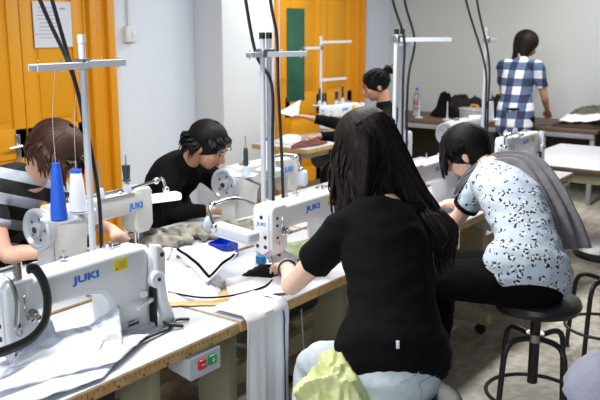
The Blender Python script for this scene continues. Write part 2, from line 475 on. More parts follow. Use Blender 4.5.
for k in range(4):
    dup(T0, (.0 + k * 1.2, 1.195, 0), math.pi, BL[k], 'sewing tables of the opposite row', ('ruler_scale',))
dup(T0, (3.38, 2.12, 0), 0, 'sewing table of the third row in front of the orange double door', None, ('ruler_scale',))

# ------------------------------------------------------------------ sewing machine
def make_machine(rear=False):
    t = thing('sewing_machine', 'x', 'sewing machine')
    m = MB(); m.box((.315, 0, .005), (.57, .178, .010), .003); m.build('bed', enamel, t)
    m = MB(); m.prism([(.425, 0), (.590, 0), (.582, .10), (.585, .20), (.585, .262), (.572, .289), (.46, .293), (.14, .290), (.10, .288), (.10, .190), (.33, .186), (.39, .172), (.415, .14)], -.052, .052, 'y', .017, 3)
    m.box((.507, 0, .012), (.175, .135, .022), .006)
    m.build('arm', enamel, t)
    pre = set(bpy.data.objects)
    m = MB(); m.prism([(-.004, .125), (.022, .092), (.083, .092), (.105, .12), (.107, .278), (.09, .298), (.012, .296), (-.004, .278)], -.050, .050, 'y', .012, 3)
    h = m.build('head', enamel, t)
    m = MB(); m.prism([(-.036, .115), (.0, .095), (.036, .115), (.036, .262), (.024, .272), (-.024, .272), (-.036, .262)], -.0085, -.004, 'x', .002)
    fp = m.build('face_plate', enamel, h)
    for y, z in ((-.02, .13), (.02, .13), (0, .25), (-.02, .17)):
        m = MB(); m.lathe([(.008, 0), (.008, .002), (.005, .0035)], (-.0085, y, z), (-1, 0, 0), 10); m.build('screw', darkm, fp)
    text('JUKI', .020, 'small_lettering', blue_ink, fp, (-.0090, 0, .222), (R(90), 0, R(-90)), .0004, .0004, 1.2)
    m = MB()
    m.lathe([(.0, 0), (.018, .001), (.018, .004), (.006, .008), (.006, .012), (.017, .014), (.017, .018), (.009, .022), (.009, .034), (0, .035)], (.075, -.050, .185), (0, -1, 0), 20)
    m.build('tension_dial', chrome, h)
    m = MB(); m.tube([(.05, -.052, .20), (.048, -.064, .225), (.05, -.060, .25)], .003); m.build('take_up_lever', chrome, h)
    m = MB(); m.tube([(.02, -.052, .15), (.015, -.07, .145), (.03, -.062, .14), (.04, -.052, .15)], .0022); m.build('check_spring', chrome, h)
    for x, z in ((.03, .245), (.03, .215), (.032, .165)):
        m = MB(); m.lathe([(.006, 0), (.006, .003)], (x, -.050, z), (0, -1, 0), 10); m.build('thread_guide', darkm, h)
    m = MB(); m.cyl((.048, 0, .10), (.048, 0, .050), .0045); m.cyl((.048, 0, .05), (.048, 0, .012), .0011, .0006, 6); m.box((.048, 0, .056), (.012, .012, .012), .002)
    m.build('needle_bar', chrome, t)
    m = MB(); m.cyl((.066, 0, .10), (.066, 0, .03), .005); m.box((.062, 0, .026), (.016, .014, .018), .002); m.box((.050, -.012, .0135), (.012, .040, .004), .0015); m.box((.054, .006, .018), (.014, .010, .012), .002)
    m.build('presser_foot', chrome, t)
    m = MB(); m.box((.055, 0, .0106), (.085, .10, .002), .001); m.build('needle_plate', steel, t)
    for q in set(bpy.data.objects) - pre:
        q.data.transform(Matrix.Translation((.045, 0, 0)))
    m = MB(); m.lathe([(.0, 0), (.054, .001), (.066, .004), (.070, .014), (.070, .028), (.064, .034), (.056, .034), (.050, .022), (.024, .018), (.022, .032), (.010, .036), (.0, .036)], (.604, 0, .205), (1, 0, 0), 32)
    hw = m.build('handwheel', hubgrey, t); ks = []
    for a in range(5):
        m = MB(); m.lathe([(.006, .0), (.006, .002)], (.6225, .037 * math.cos(a * 1.257), .205 + .037 * math.sin(a * 1.257)), (1, 0, 0), 10); ks.append(m.build('wheel_hole', darkm, hw))
    m = MB(); m.lathe([(.011, 0), (.011, .003)], (.640, 0, .205), (1, 0, 0), 10); ks.append(m.build('screw', darkm, hw))
    k = 1.22 if rear else .66
    for q in [hw] + ks: q.data.transform(Matrix.Translation((0, 0, .205)) @ Matrix.Diagonal((1, k, k, 1)) @ Matrix.Translation((0, 0, -.205)))
    m = MB(); m.prism([(-.045, 0), (.045, 0), (.045, .15), (.062, .18), (.062, .235), (.045, .268), (.02, .282), (-.02, .282), (-.045, .268), (-.062, .235), (-.062, .18), (-.045, .15)], .584, .604, 'x', .005)
    m.build('belt_cover', enamel, t)
    if not rear:
        m = MB(); m.prism([(.592, .292), (.622, .286), (.640, .258), (.640, .21), (.636, .16), (.646, .09), (.672, .03), (.676, .004), (.618, .004), (.624, .03), (.606, .09), (.600, .15), (.592, .19)], -.078, -.040, 'y', .010, 3); g = m.build('belt_guard', enamel, t)
        m = MB(); m.lathe([(.030, 0), (.030, .016), (.024, .022), (.0, .022)], (.598, -.062, .175), (-.15, -1, 0), 26); m.build('guard_knob', enamel, g)
        m = MB(); m.lathe([(.008, 0), (.008, .003)], (.618, -.078, .255), (0, -1, 0), 12); m.build('screw', darkm, g)
        m = MB(); m.lathe([(.006, 0), (.006, .004)], (.596, -.084, .175), (-.15, -1, 0), 12); m.build('screw', darkm, g)
        m = MB(); m.box((.592, -.055, .075), (.012, .03, .14), .003); m.build('drive_belt', blackp, t)
    m = MB(); m.lathe([(.014, 0), (.014, .010), (.011, .013), (.0, .013)], (.552, -.050, .13), (0, -1, 0), 24)
    m.build('stitch_dial', enamel, t)
    m = MB(); m.bar((.585, -.060, .105), (.50, -.082, .100), .010, .012); m.build('reverse_lever', enamel, t)
    m = MB(); m.box((.505, -.0523, .045), (.055, .001, .026)); pl = m.build('rating_plate', grey_pl, t, smooth=False)
    m = MB(); m.box((.505, -.0531, .040), (.045, .0006, .008)); m.box((.495, -.0531, .052), (.03, .0006, .004)); m.build('plate_print', darkm, pl, smooth=False)
    m = MB(); m.box((.462, -.0526, .254), (.056, .0012, .040)); st = m.build('warning_sticker', yellow_st, t, smooth=False)
    m = MB()
    for k in range(4): m.box((.468, -.0534, .262 - k * .006), (.028, .0005, .0015))
    m.prism([(.438, .240), (.450, .240), (.444, .250)], -.0535, -.053, 'y')
    m.build('sticker_print', mat('sticker_ink', (.25, .18, .02), .6), st, smooth=False)
    text('JUKI', .031, 'lettering', blue_ink, t, (.325, -.0524, .246), (R(90), 0, 0), .0006, .0013, 1.7)
    m = MB(); m.cyl((.30, .02, .285), (.30, .02, .325), .004); m.lathe([(.014, 0), (.014, .004)], (.30, .02, .300)); m.build('thread_post', chrome, t)
    m = MB(); m.cyl((.47, .01, .285), (.47, .01, .312), .014); m.box((.49, .02, .297), (.06, .03, .012), .004)
    m.build('bobbin_winder', chrome, t)
    return t
M0 = make_machine(); MR = make_machine(True)
VC = .255
M0.location = (-.805, VC, .75); M0['label'] = 'white sewing machine nearest the camera, beside the pile of thin white lining'; M0['group'] = 'sewing machines of the near row'
# black curved band and rod carried on the nearest head
m = MB()
pts = [(x, -.088, z) for x, z in ((.095, .335), (.118, .33), (.143, .285), (.152, .225), (.135, .165), (.088, .132), (.03, .124), (-.03, .124))]
m.sweep(pts, [(.006, .015)] * len(pts), side=(0, 1, 0), n=12, steps=5)
hoop = m.build('curved_band', blackp, M0); hoop['label'] = 'curved black plastic band in front of the head'
m = MB(); m.tube([(-.22, -.02, .335), (-.05, -.02, .325), (.10, -.03, .33)], .010); m.cyl((.10, -.03, .345), (.10, -.03, .28), .014); m.cyl((.02, -.02, .33), (.02, -.02, .28), .012)
m.tube([(.02, -.02, .33), (.05, -.06, .31), (.06, -.075, .25), (.055, -.07, .17)], .007)
topbar = m.build('thread_guide_bar', chrome, M0)
SK = ('curved_band', 'thread_guide_bar')
GA = 'sewing machines of the near row'; GB = 'sewing machines of the opposite row'
A2 = dup(M0, (.405, VC, .75), 0, 'white machine of the black t-shirt woman, grey box lamp beside its head', GA, SK)
A3 = dup(M0, (1.60, VC, .75), 0, 'white machine of the pale blue shirt woman, lit lamp on its head', GA, SK)
A4 = dup(M0, (2.86, VC, .75), 0, 'white sewing machine standing unused at the far end of the near row', GA, SK)
B1 = MR; B1.location, B1.rotation_euler.z, B1['label'], B1['group'] = (.53, 1.2 - VC + .02, .75), math.pi, 'cream sewing machine in front of the striped top woman, grey handwheel towards camera', GB
B2 = dup(MR, (1.67, 1.2 - VC + .03, .75), math.pi, 'cream sewing machine in front of the short haired person in black, handwheel towards camera', GB, SK)
B3 = dup(MR, (2.95, 1.2 - VC, .75), math.pi, 'cream sewing machine on the third table of the opposite row', GB, SK)
B4 = dup(MR, (4.15, 1.2 - VC, .75), math.pi, 'cream sewing machine on the last table of the opposite row', GB, SK)
C1 = dup(M0, (3.95, 2.12 + VC, .75), 0, 'sewing machine on the third row in front of the orange double door', None, SK)
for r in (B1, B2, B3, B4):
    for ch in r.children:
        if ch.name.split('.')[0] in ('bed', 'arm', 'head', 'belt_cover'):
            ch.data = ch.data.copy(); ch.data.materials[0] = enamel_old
    text('JUKI', .038, 'rear_lettering', blue_ink, r, (.145, .0524, .222), (R(90), 0, R(180)), .0006, .0014, 1.1)
def lamp(root, pts, box_c, box_d, rz, m_box, m_arm=chrome, tilt=0, name='work_lamp'):
    m = MB(); m.tube(pts, .007)
    for p in (pts[0], pts[-1], pts[len(pts) // 2]): m.ell(p, (.016, .016, .016), u=12, v=8)
    a = m.build('lamp_arm', m_arm, root)
    m = MB(); m.box(box_c, box_d, min(box_d) * .28, rot=(0, tilt, rz), seg=3)
    return m.build(name, m_box, root)
lamp(A2, [(.10, .045, .27), (.03, .12, .315), (-.07, .16, .30), (-.11, .14, .275), (-.12, .11, .225)], (-.105, .020, .215), (.062, .245, .042), R(-12), grey_pl)
m = MB(); m.box((-.105, .020, .190), (.045, .215, .010), .003, rot=(0, 0, R(-12))); m.build('lamp_lens', mat('lamp_lens', (.8, .82, .86), .3), A2)
lamp(A3, [(.10, .0, .29), (.04, -.03, .315), (-.02, -.06, .29), (-.03, -.06, .26)], (-.055, -.045, .225), (.08, .15, .05), R(-20), lamp_on)
lamp(B1, [(.22, .03, .285), (.12, .03, .30), (.0, .03, .31), (-.05, .02, .31), (-.06, .03, .26)], (-.05, .03, .225), (.15, .06, .035), R(-20), mat('bright_lamp', (.85, .9, 1), .4, emit=1.0))
lamp(B2, [(.35, .05, .285), (.25, .06, .31), (.14, .09, .29), (.10, .10, .22)], (.085, .10, .17), (.05, .05, .09), R(10), grey_pl)
lamp(A4, [(.30, -.03, .29), (.15, -.04, .32), (.02, -.03, .315), (-.03, -.05, .25)], (-.04, -.05, .20), (.05, .10, .04), R(20), grey_pl)
# small bobbin posts on top of machine B1 (cone base with a pin, one carrying a dark bobbin)
def top_posts(root, xs, bob):
    for x in xs:
        m = MB(); m.lathe([(.0, 0), (.021, .001), (.021, .006), (.017, .03), (.011, .045), (.0, .046)], (x, .03, .283)); p = m.build('post_base', grey_pl, root)
        m = MB(); m.cyl((x, .03, .32), (x, .03, .45), .004, .003); m.build('spool_pin', steel, p)
        if x in bob:
            m = MB(); m.lathe([(.0, 0), (.018, .0), (.018, .006), (.014, .01), (.018, .06), (.018, .07), (.0, .07)], (x, .03, .335)); m.build('bobbin', black_thr, p)
    m = MB(); m.box((sum(xs) / len(xs), .03, .281), (.20, .05, .006), .002); m.tube([(xs[0] + .1, .02, .29), (xs[0], .02, .295), (xs[-1] - .1, .02, .30)], .006); m.build('post_rail', steel, root)
top_posts(B1, (.325, .175), (.175,))
top_posts(C1, (.10, .30), (.30,)); top_posts(A4, (.18, .34), ())

# ------------------------------------------------------------------ thread stands
def make_stand(name_label, loc, top=.95, two=False, up=((-.20, 1), (.20, 1)), discs=(), bars=polem, group='thread stands between the rows', tint=polem, offs=.05):
    t = thing('thread_stand', name_label, 'thread stand', loc, 0, group)
    for k in range(2 if two else 1):
        x = k * offs
        m = MB(); m.cyl((x, 0, 0), (x, 0, top), .0125, n=16); p = m.build('pole', tint, t)
        m = MB(); m.cyl((x, 0, top), (x, 0, top + .028), .0145, n=14)
        if two: m.build('pole_cap', blackp, p)
        else: m.build('pole_cap', tint, p)
        m = MB(); m.lathe([(.035, 0), (.035, .006), (.02, .012), (.018, .05), (.0, .05)], (x, 0, 0)); m.build('base_clamp', steel, p)
    for dx, dy, z, w in up:
        m = MB(); a = V((0, 0, z)); b = V((dx, dy, z)); F = frame(b - a, UP)
        m.box((a + b) / 2 + V((0, 0, .004)), (w, .004, (b - a).length), rot=F); m.box((a + b) / 2 + F @ V((w / 2, 0, 0)) - V((0, 0, .006)), (.003, .022, (b - a).length), rot=F)
        m.box((a + b) / 2 - F @ V((w / 2, 0, 0)) - V((0, 0, .006)), (.003, .022, (b - a).length), rot=F)
        g = m.build('guide_arm', bars, t)
        for f in (.45, .9):
            m = MB(); q = a.lerp(b, f); m.tube([q + V((0, 0, .015)), q + V((0, 0, -.02)), q + V((.01, .01, -.025))], .0022); m.build('thread_eye', chrome, g)
    m = MB(); m.box((offs * .5 * two, 0, up[0][2] if up else .8), (.04 + offs * two, .045, .04), .006); m.build('clamp', steel, t)
    for dx, dy, z in discs:
        m = MB(); m.bar((0, 0, z - .012), (dx, dy, z - .012), .012, .010); ar = m.build('spool_arm', steel, t)
        m = MB(); m.lathe([(.0, 0), (.05, 0), (.066, .006), (.068, .006), (.052, -.004), (.0, -.004)], (dx, dy, z)); m.build('spool_dish', grey_pl, ar)
        m = MB(); m.cyl((dx, dy, z), (dx, dy, z + .20), .0035); m.build('spool_pin', steel, ar)
    return t
def cone(loc, m_thr, label, h=.165, r0=.034, r1=.017, cap=None, group=None, name='thread_cone'):
    t = thing(name, label, 'thread cone', loc, 0, group)
    m = MB(); m.lathe([(r0 * .6, 0), (r0, .004), (r0, .02), (r1, h - .01), (r1 * .8, h)]); m.build('thread', m_thr, t)
    m = MB(); m.lathe([(r1 * .78, 0), (r1 * .9, .002), (r1 * .8, .014), (r1 * .3, .014)], (0, 0, h - .003)); m.build('cone_tip', cap or m_thr, t)
    return t
s1 = make_stand('grey pole thread stand behind the striped top machine, carrying the blue and a white cone', (-.10, .63, .75), .94, False,
    ((-.21, 0, .865, .05), (.175, -.01, .87, .045)), ((-.09, .07, .300), (.07, .16, .290)))
cone((-.19, .70, 1.051), blue_thr, 'tall bright blue cone of thread in front of the brown haired woman', .20, .031, .017)
cone((-.03, .79, 1.041), white_thr, 'white cone of thread with a blue tip, beside the tall blue cone', .155, .034, .023, blue_thr)
s2 = make_stand('twin pole thread stand with black caps right of the short haired person in black', (.93, .63, .75), .94, True,
    ((.20, -.10, .875, .03), (-.10, .0, .875, .03)), ((.16, .09, .30), (.10, .19, .27)), tint=polem)
cone((1.09, .72, 1.051), white_thr, 'white cone with a blue tip on the stand beside the person in black', .15, .033, .020, blue_thr)
def slim(loc, label, group=None, h=.14):
    t = thing('thread_spool', label, 'thread spool', loc, 0, group)
    m = MB(); m.lathe([(.0, 0), (.022, 0), (.022, .006), (.012, .05), (.0, .05)]); m.build('spool_base', grey_pl, t)
    m = MB(); m.lathe([(.011, .05), (.012, .055), (.012, h - .02), (.009, h)]); m.build('thread', black_thr, t)
    m = MB(); m.cyl((0, 0, h - .005), (0, 0, h + .012), .008); m.build('spool_tip', mat('gold_plastic', (.55, .42, .10), .4), t)
    return t
slim((1.03, .82, 1.021), 'slim black thread spool with gold tip above the near handwheel of the person in black')
s3 = make_stand('twin pole thread stand with a long arm, beside the woman with the hair bun', (2.17, .63, .75), .95, True,
    ((.20, -.25, .925, .016), (.10, -.05, .90, .03)), ((.14, .03, .36),), offs=.07)
cone((2.31, .66, 1.111), white_thr, 'slim white cone of thread on the twin pole stand with the long arm', .15, .024, .017, blue_thr)
s4 = make_stand('single pole thread stand in front of the woman in the checked shirt', (3.46, .63, .75), .96, False,
    ((.06, -.04, .90, .03),), ((.08, -.02, .33),))
cone((3.54, .61, 1.081), white_thr, 'white cone of thread on the single pole stand before the woman in the checked shirt', .14, .028, .02, black_thr)
s5 = make_stand('thin grey thread stand standing before the orange double door', (4.36, 2.66, .75), .87, False,
    ((-.26, 0, .80, .02), (.52, 0, .85, .018), (.38, -.04, .50, .014)), ((-.16, -.10, .27), (.2, -.12, .27)))
slim((4.20, 2.56, 1.021), 'thread spool on the left dish of the stand before the orange double door', None, .16)
slim((4.56, 2.54, 1.021), 'thread spool on the right dish of the stand before the orange double door', None, .16)

# threads running from cones up to the guide arms
for k, (a, b, lab) in enumerate((((-.19, .70, 1.26), (-.22, .63, 1.61), 'thin white thread rising from the tall blue cone'),
        ((-.03, .79, 1.21), (-.12, .63, 1.61), 'thin white thread rising from the white cone beside the blue one'))):
    m = MB(); a = V(a); b = V(b); m.tube([a, a.lerp(b, .5) + V((-.012, 0, 0)), b], .0009, n=5)
    single(m, 'thread_strand', white_thr, lab, 'thread', a)
# black cables hanging from the ceiling beside the stands
def cable(pts, label, r=.0075, group='black cables hanging down to the thread stands'):
    m = MB(); m.tube([V(p) for p in pts], r, n=8, steps=6)
    single(m, 'power_cable', cable_m, label, 'cable', V(pts[-1]), group)
LC = 'black cable hanging down '
cable([(-.62, .66, 2.9), (-.38, .66, 2.2), (-.24, .66, 1.83), (-.135, .655, 1.60), (-.085, .66, 1.40), (-.07, .66, 1.1), (-.075, .66, .78)], LC + 'past the paper sheet to the leftmost stand, left of two')
cable([(-.40, .70, 2.9), (-.27, .69, 2.2), (-.175, .68, 1.83), (-.115, .675, 1.6), (-.07, .665, 1.38), (-.05, .64, 1.1), (-.055, .64, .78)], LC + 'past the paper sheet to the leftmost stand, right of two')
cable([(.70, .66, 2.9), (.78, .66, 2.2), (.84, .65, 1.86), (.91, .65, 1.62), (.96, .60, 1.48), (.97, .605, 1.2), (.975, .605, .78)], LC + 'to the stand beside the person in black, left of two')
cable([(.78, .62, 2.9), (.90, .60, 2.2), (.955, .60, 1.86), (1.0, .60, 1.70), (1.01, .60, 1.45), (1.03, .60, 1.2), (1.05, .60, .80)], LC + 'to the stand beside the person in black, right of two')
cable([(1.75, .62, 2.9), (1.95, .62, 2.3), (2.06, .60, 1.90), (2.19, .59, 1.67), (2.19, .59, 1.4), (2.21, .59, .78)], LC + 'to the stand with the long arm, left of two')
cable([(1.90, .58, 2.9), (2.08, .58, 2.25), (2.16, .58, 1.90), (2.28, .57, 1.66), (2.24, .585, 1.4), (2.26, .585, .78)], LC + 'to the stand with the long arm, right of two')
cable([(2.6, .62, 2.9), (2.88, .62, 2.3), (3.07, .62, 1.91), (3.40, .61, 1.48), (3.43, .60, 1.2), (3.44, .60, .78)], LC + 'to the stand before the checked shirt, left of two')
cable([(2.85, .60, 2.9), (3.08, .60, 2.3), (3.20, .60, 1.91), (3.42, .59, 1.52), (3.46, .595, 1.2), (3.48, .60, .78)], LC + 'to the stand before the checked shirt, right of two')

# ------------------------------------------------------------------ stools
def make_stool():
    t = thing('work_stool', 'x', 'stool')
    m = MB(); m.lathe([(.0, .555), (.155, .555), (.178, .565), (.186, .585), (.180, .605), (.160, .615), (.0, .618)], n=40); m.build('seat', seatm, t)
    m = MB(); m.cyl((0, 0, .22), (0, 0, .52), .022); m.cyl((0, 0, .52), (0, 0, .556), .014); m.box((0, 0, .549), (.16, .16, .012), .002); m.build('column', darkm, t)
    for k in range(4):
        a = R(45 + 90 * k); c, s = math.cos(a), math.sin(a)
        m = MB(); m.tube([(c * r, s * r, z) for r, z in ((.02, .43), (.12, .435), (.165, .40), (.18, .30), (.20, .012))], .0125, n=12); l = m.build('leg', darkm, t)
        m = MB(); m.cyl((c * .2, s * .2, 0), (c * .2, s * .2, .018), .016); m.build('foot_cap', blackp, l)
    m = MB(); m.tube([(.196 * math.cos(R(x)), .196 * math.sin(R(x)), .17) for x in range(0, 361, 20)], .009, n=8, steps=2); m.build('foot_ring', darkm, t)
    m = MB(); m.cyl((0, 0, .415), (0, 0, .45), .04); m.build('collar', steel, t)
    return t
SG = 'black stools'
ST = make_stool(); ST.location = (1.26, -.60, 0); ST['label'] = 'black round stool the pale blue shirt woman sits on'; ST['group'] = SG; ST.rotation_euler.z = R(20)
dup(ST, (.085, -.60, 0), R(10), 'black round stool under the black t-shirt woman', SG)
dup(ST, (2.27, -.62, 0), R(35), 'empty black round stool at the right edge behind the printed pale blue shirt', SG)
dup(ST, (.13, 1.62, 0), 0, 'black stool under the striped top woman', SG)
dup(ST, (1.13, 1.54, 0), 0, 'black stool under the short haired person in black', SG)
dup(ST, (3.52, 1.42, 0), 0, 'black stool under the woman with the hair bun', SG)
STL = dup(ST, (.47, -1.20, -.0), 0, 'black stool under the lilac grey garment at the lower right corner', SG)

# ------------------------------------------------------------------ people
def person(name, label, loc, J, look, body_m=skin, hair=None, voxel=.006, shirt=None, trousers=None, shoes=True, female=True, head_r=1., wr=.004, sleeve=.45, shirt_len=0., sh_name='shirt', hands=('l', 'r'), hip_w=1., chest_w=1., hem=0.):
    """J: world joints. pelvis, waist, chest, neck, head, sh_l/r, el_l/r, wr_l/r, hd_l/r (finger direction points), hip, kn, an, toe."""
    t = thing(name, label, 'person', loc)
    O = V(loc); j = {k: V(v) for k, v in J.items()}
    rs = (j['sh_r'] - j['sh_l']).normalized(); rh = (j['hip_r'] - j['hip_l']).normalized()
    fw, up = V(look[0]).normalized(), V(look[1]).normalized(); rt = fw.cross(up).normalized(); up = rt.cross(fw).normalized()
    HF = Matrix((rt, fw, up)).transposed()
    def h(x, y, z): return j['head'] + HF @ (V((x, y, z)) * head_r)
    m = MB(); cw = chest_w; hw = hip_w
    tors = [j['pelvis'] , j['pelvis'].lerp(j['waist'], .35), j['waist'], j['chest'], j['chest'].lerp(j['neck'], .55), j['neck']]
    trad = [(.155 * hw, .115 * hw), (.172 * hw, .122 * hw), (.130 * cw, .098 * cw), (.148 * cw, .110 * cw), (.140 * cw, .088 * cw), (.056, .052)]
    m.sweep(tors, trad, side=rh * .5 + rs * .5, n=20)
    hb = h(0, -.035, -.055)
    m.sweep([j['neck'] - (hb - j['neck']) * .25, j['neck'], hb, h(0, -.01, -.0)], [.066, .052, .049, .05], n=16)
    m.ell(h(0, -.010, .030), V((.074, .093, .090)) * head_r, HF, 24, 16)
    m.ell(h(0, .028, -.030), V((.058, .062, .075)) * head_r, HF, 20, 14)
    m.ell(h(0, .050, -.082), V((.026, .026, .024)) * head_r, HF)
    m.ell(h(0, .074, .022), V((.044, .018, .022)) * head_r, HF)
    m.sweep([h(0, .088, .018), h(0, .104, -.012), h(0, .110, -.026), h(0, .092, -.034)], [.008 * head_r, .010 * head_r, .0135 * head_r, .008], side=rt, n=10, steps=3)
    m.ell(h(0, .086, -.054), V((.022, .010, .010)) * head_r, HF)
    for s in (-1, 1):
        m.ell(h(s * .076, -.012, -.012), V((.010, .018, .030)) * head_r, HF)
        m.ell(h(s * .038, .066, -.022), V((.020, .018, .020)) * head_r, HF)
    for s in 'lr':
        S_, E, W = j['sh_' + s], j['el_' + s], j['wr_' + s]
        m.sweep([j['chest'].lerp(j['neck'], .6).lerp(S_, .45), S_, S_.lerp(E, .3), E, E.lerp(W, .28), W], [.052, .054 * cw, .046 * cw, .037, .036, .0235], n=14)
        H = j['hd_' + s]; d = (H - W).normalized(); side = j.get('th_' + s, None)
        side = V(side) if side is not None else ((UP.cross(d)) * (1 if s == 'r' else -1))
        side = (side - d * side.dot(d)).normalized(); nrm = d.cross(side).normalized()
        if nrm.z > 0: nrm = -nrm                         # palm normal faces down
        L = .085
        m.sweep([W - d * .01, W + d * .03, W + d * L * .75, W + d * L], [(.024, .019), (.033, .017), (.038, .014), (.034, .011)], side=side, n=14)
        for k in range(4):
            o = side * (.027 - .018 * k); Lf = (.068, .078, .072, .056)[k]; b = W + d * (L - .008) + o
            spread = side * (.006 - .004 * k)
            c1 = j.get('curl_' + s, V((.5, 0, 0)))[0]
            p1 = b + (d + nrm * .25 * c1) * Lf * .45 + spread * .5; p2 = p1 + (d * .85 + nrm * .7 * c1) * Lf * .32 + spread * .3; p3 = p2 + (d * .5 + nrm * 1.2 * c1) * Lf * .28
            m.sweep([b - d * .02, b, p1, p2, p3], [.0095, .0095, .0085, .0078, .0066], n=10, steps=3)
        tb = W + d * .022 + side * .024
        m.sweep([tb - side * .012, tb + d * .018 + side * .012, tb + d * .045 + side * .022 + nrm * .010, tb + d * .066 + side * .018 + nrm * .018], [.013, .0125, .0105, .008], n=10, steps=3)
        Hh, K, A, To = j['hip_' + s], j['kn_' + s], j['an_' + s], j['toe_' + s]
        m.sweep([Hh, Hh.lerp(K, .35), K, K.lerp(A, .3), A], [(.090 * hw), .078 * hw, .056, .054, .036], n=16)
        m.sweep([A - V((0, 0, .02)) - (To - A).normalized() * .03, A.lerp(To, .4) - V((0, 0, .035)), To], [.036, .034, .022], n=12)
    remesh(m, 'body', body_m, t, O, voxel, 4)
    # face details
    for s in (-1, 1):
        e = MB(); e.ell(h(s * .031, .0805, .002), V((.0145, .0085, .0062)) * head_r, HF, 12, 8); eye = e.build('eye', mat('eye_white', (.7, .68, .66), .3), t, O)
        e = MB(); e.ell(h(s * .031, .0862, .000), V((.0065, .0048, .0052)) * head_r, HF, 10, 8); e.build('iris', eyem, eye, O)
        e = MB(); e.sweep([h(s * .016, .0885, .003), h(s * .031, .0915, .0085), h(s * .046, .083, .004)], [.0016, .0022, .0014], n=6); e.build('eyelashes', eyem, t, O)
        e = MB(); e.sweep([h(s * .013, .092, .024), h(s * .032, .0925, .030), h(s * .052, .078, .024)], [.0025, .0034, .0018], n=6); e.build('eyebrow', hair_black, t, O)
    e = MB(); e.sweep([h(-.022, .083, -.056), h(-.008, .0955, -.051), h(0, .0955, -.053), h(.008, .0955, -.051), h(.022, .083, -.056)], [.002, .0045, .004, .0045, .002], n=8)
    e.sweep([h(-.019, .083, -.058), h(0, .094, -.062), h(.019, .083, -.058)], [.002, .0055, .002], n=8); e.build('lips', lips, t, O)
    # clothes
    if shirt:
        m = MB(); d = .014
        lo = j['pelvis'].lerp(j['waist'], .35) if shirt_len == 0 else j['pelvis'].lerp(j['waist'], .35 - shirt_len)
        m.sweep([lo, j['pelvis'].lerp(j['waist'], .5), j['waist'], j['chest'], j['chest'].lerp(j['neck'], .6), j['chest'].lerp(j['neck'], .86)],
                [(.178 * hw + d + hem, .128 * hw + d + hem), (.170 * hw + d + hem * .7, .122 * hw + d + hem * .7), (.138 * cw + d, .104 * cw + d), (.150 * cw + d, .114 * cw + d), (.138 * cw + d, .088 * cw + d), (.085, .066)], side=rh * .5 + rs * .5, n=24)
        for s in 'lr':
            S_, E, W = j['sh_' + s], j['el_' + s], j['wr_' + s]
            if sleeve <= 1:
                end = S_.lerp(E, sleeve); m.sweep([j['chest'].lerp(j['neck'], .6).lerp(S_, .35), S_, S_.lerp(E, sleeve * .5), end], [.062, .068 * cw, .064 * cw, .060 * cw], n=18, round_ends=False)
            else:
                m.sweep([j['chest'].lerp(j['neck'], .6).lerp(S_, .35), S_, S_.lerp(E, .4), E, E.lerp(W, .35), E.lerp(W, .92)], [.062, .068 * cw, .060 * cw, .050, .046, .034], n=18, round_ends=False)
        o = remesh(m, sh_name, shirt, t, O, max(voxel, .007), 5, wr)
    if trousers:
        m = MB(); d = .012
        m.sweep([j['pelvis'] - (j['waist'] - j['pelvis']).normalized() * .02, j['pelvis'].lerp(j['waist'], .25), j['pelvis'].lerp(j['waist'], .52)], [(.162 * hw + d, .125 * hw + d), (.174 * hw + d, .127 * hw + d), (.160 * hw + d, .112 * hw + d)], side=rh, n=24)
        for s in 'lr':
            Hh, K, A = j['hip_' + s], j['kn_' + s], j['an_' + s]
            m.sweep([Hh, Hh.lerp(K, .35), K, K.lerp(A, .35), A.lerp(K, .08)], [.098 * hw + d, .088 * hw + d, .066 + d, .058 + d, .046 + d], n=18, round_ends=False)
        remesh(m, 'trousers', trousers, t, O, .009, 5, .005)
    if shoes:
        for s in 'lr':
            A, To = j['an_' + s], j['toe_' + s]; m = MB(); dd = (To - A); dd.z = 0; dd.normalize()
            g = V((A.x, A.y, 0))
            m.sweep([g + V((0, 0, .045)) - dd * .05, g + V((0, 0, .05)) + dd * .03, g + V((0, 0, .042)) + dd * .11, g + V((0, 0, .033)) + dd * .17], [(.038, .040), (.043, .044), (.046, .036), (.036, .026)], side=dd.cross(UP), n=16)
            m.build('shoe', darkm, t, O)
    return t, h, HF, O
def hair_mesh(parent, h, HF, O, mt, clumps, cap=1.0, capoff=(0, -.018, .034), capr=(.086, .104, .098), cname='hair', voxel=None):
    m = MB(); m.ell(h(*capoff), V(capr) * cap, HF, 28, 18)
    for pts, r0 in clumps:
        n = len(pts); rr = [(r0 * (1.5 if 0 < i < n - 2 else (.8 if i == 0 else (.9 if i == n - 2 else .18))), r0 * .30) for i in range(n)]
        o_ = pts[min(2, n - 1)] - h(*capoff); t_ = pts[1] - pts[0]; sd = t_.cross(o_)
        m.sweep(pts, rr, side=sd if sd.length > 1e-6 else None, n=7, steps=4)
    return m.build(cname, mt, parent, O)
VOL = [1.0]
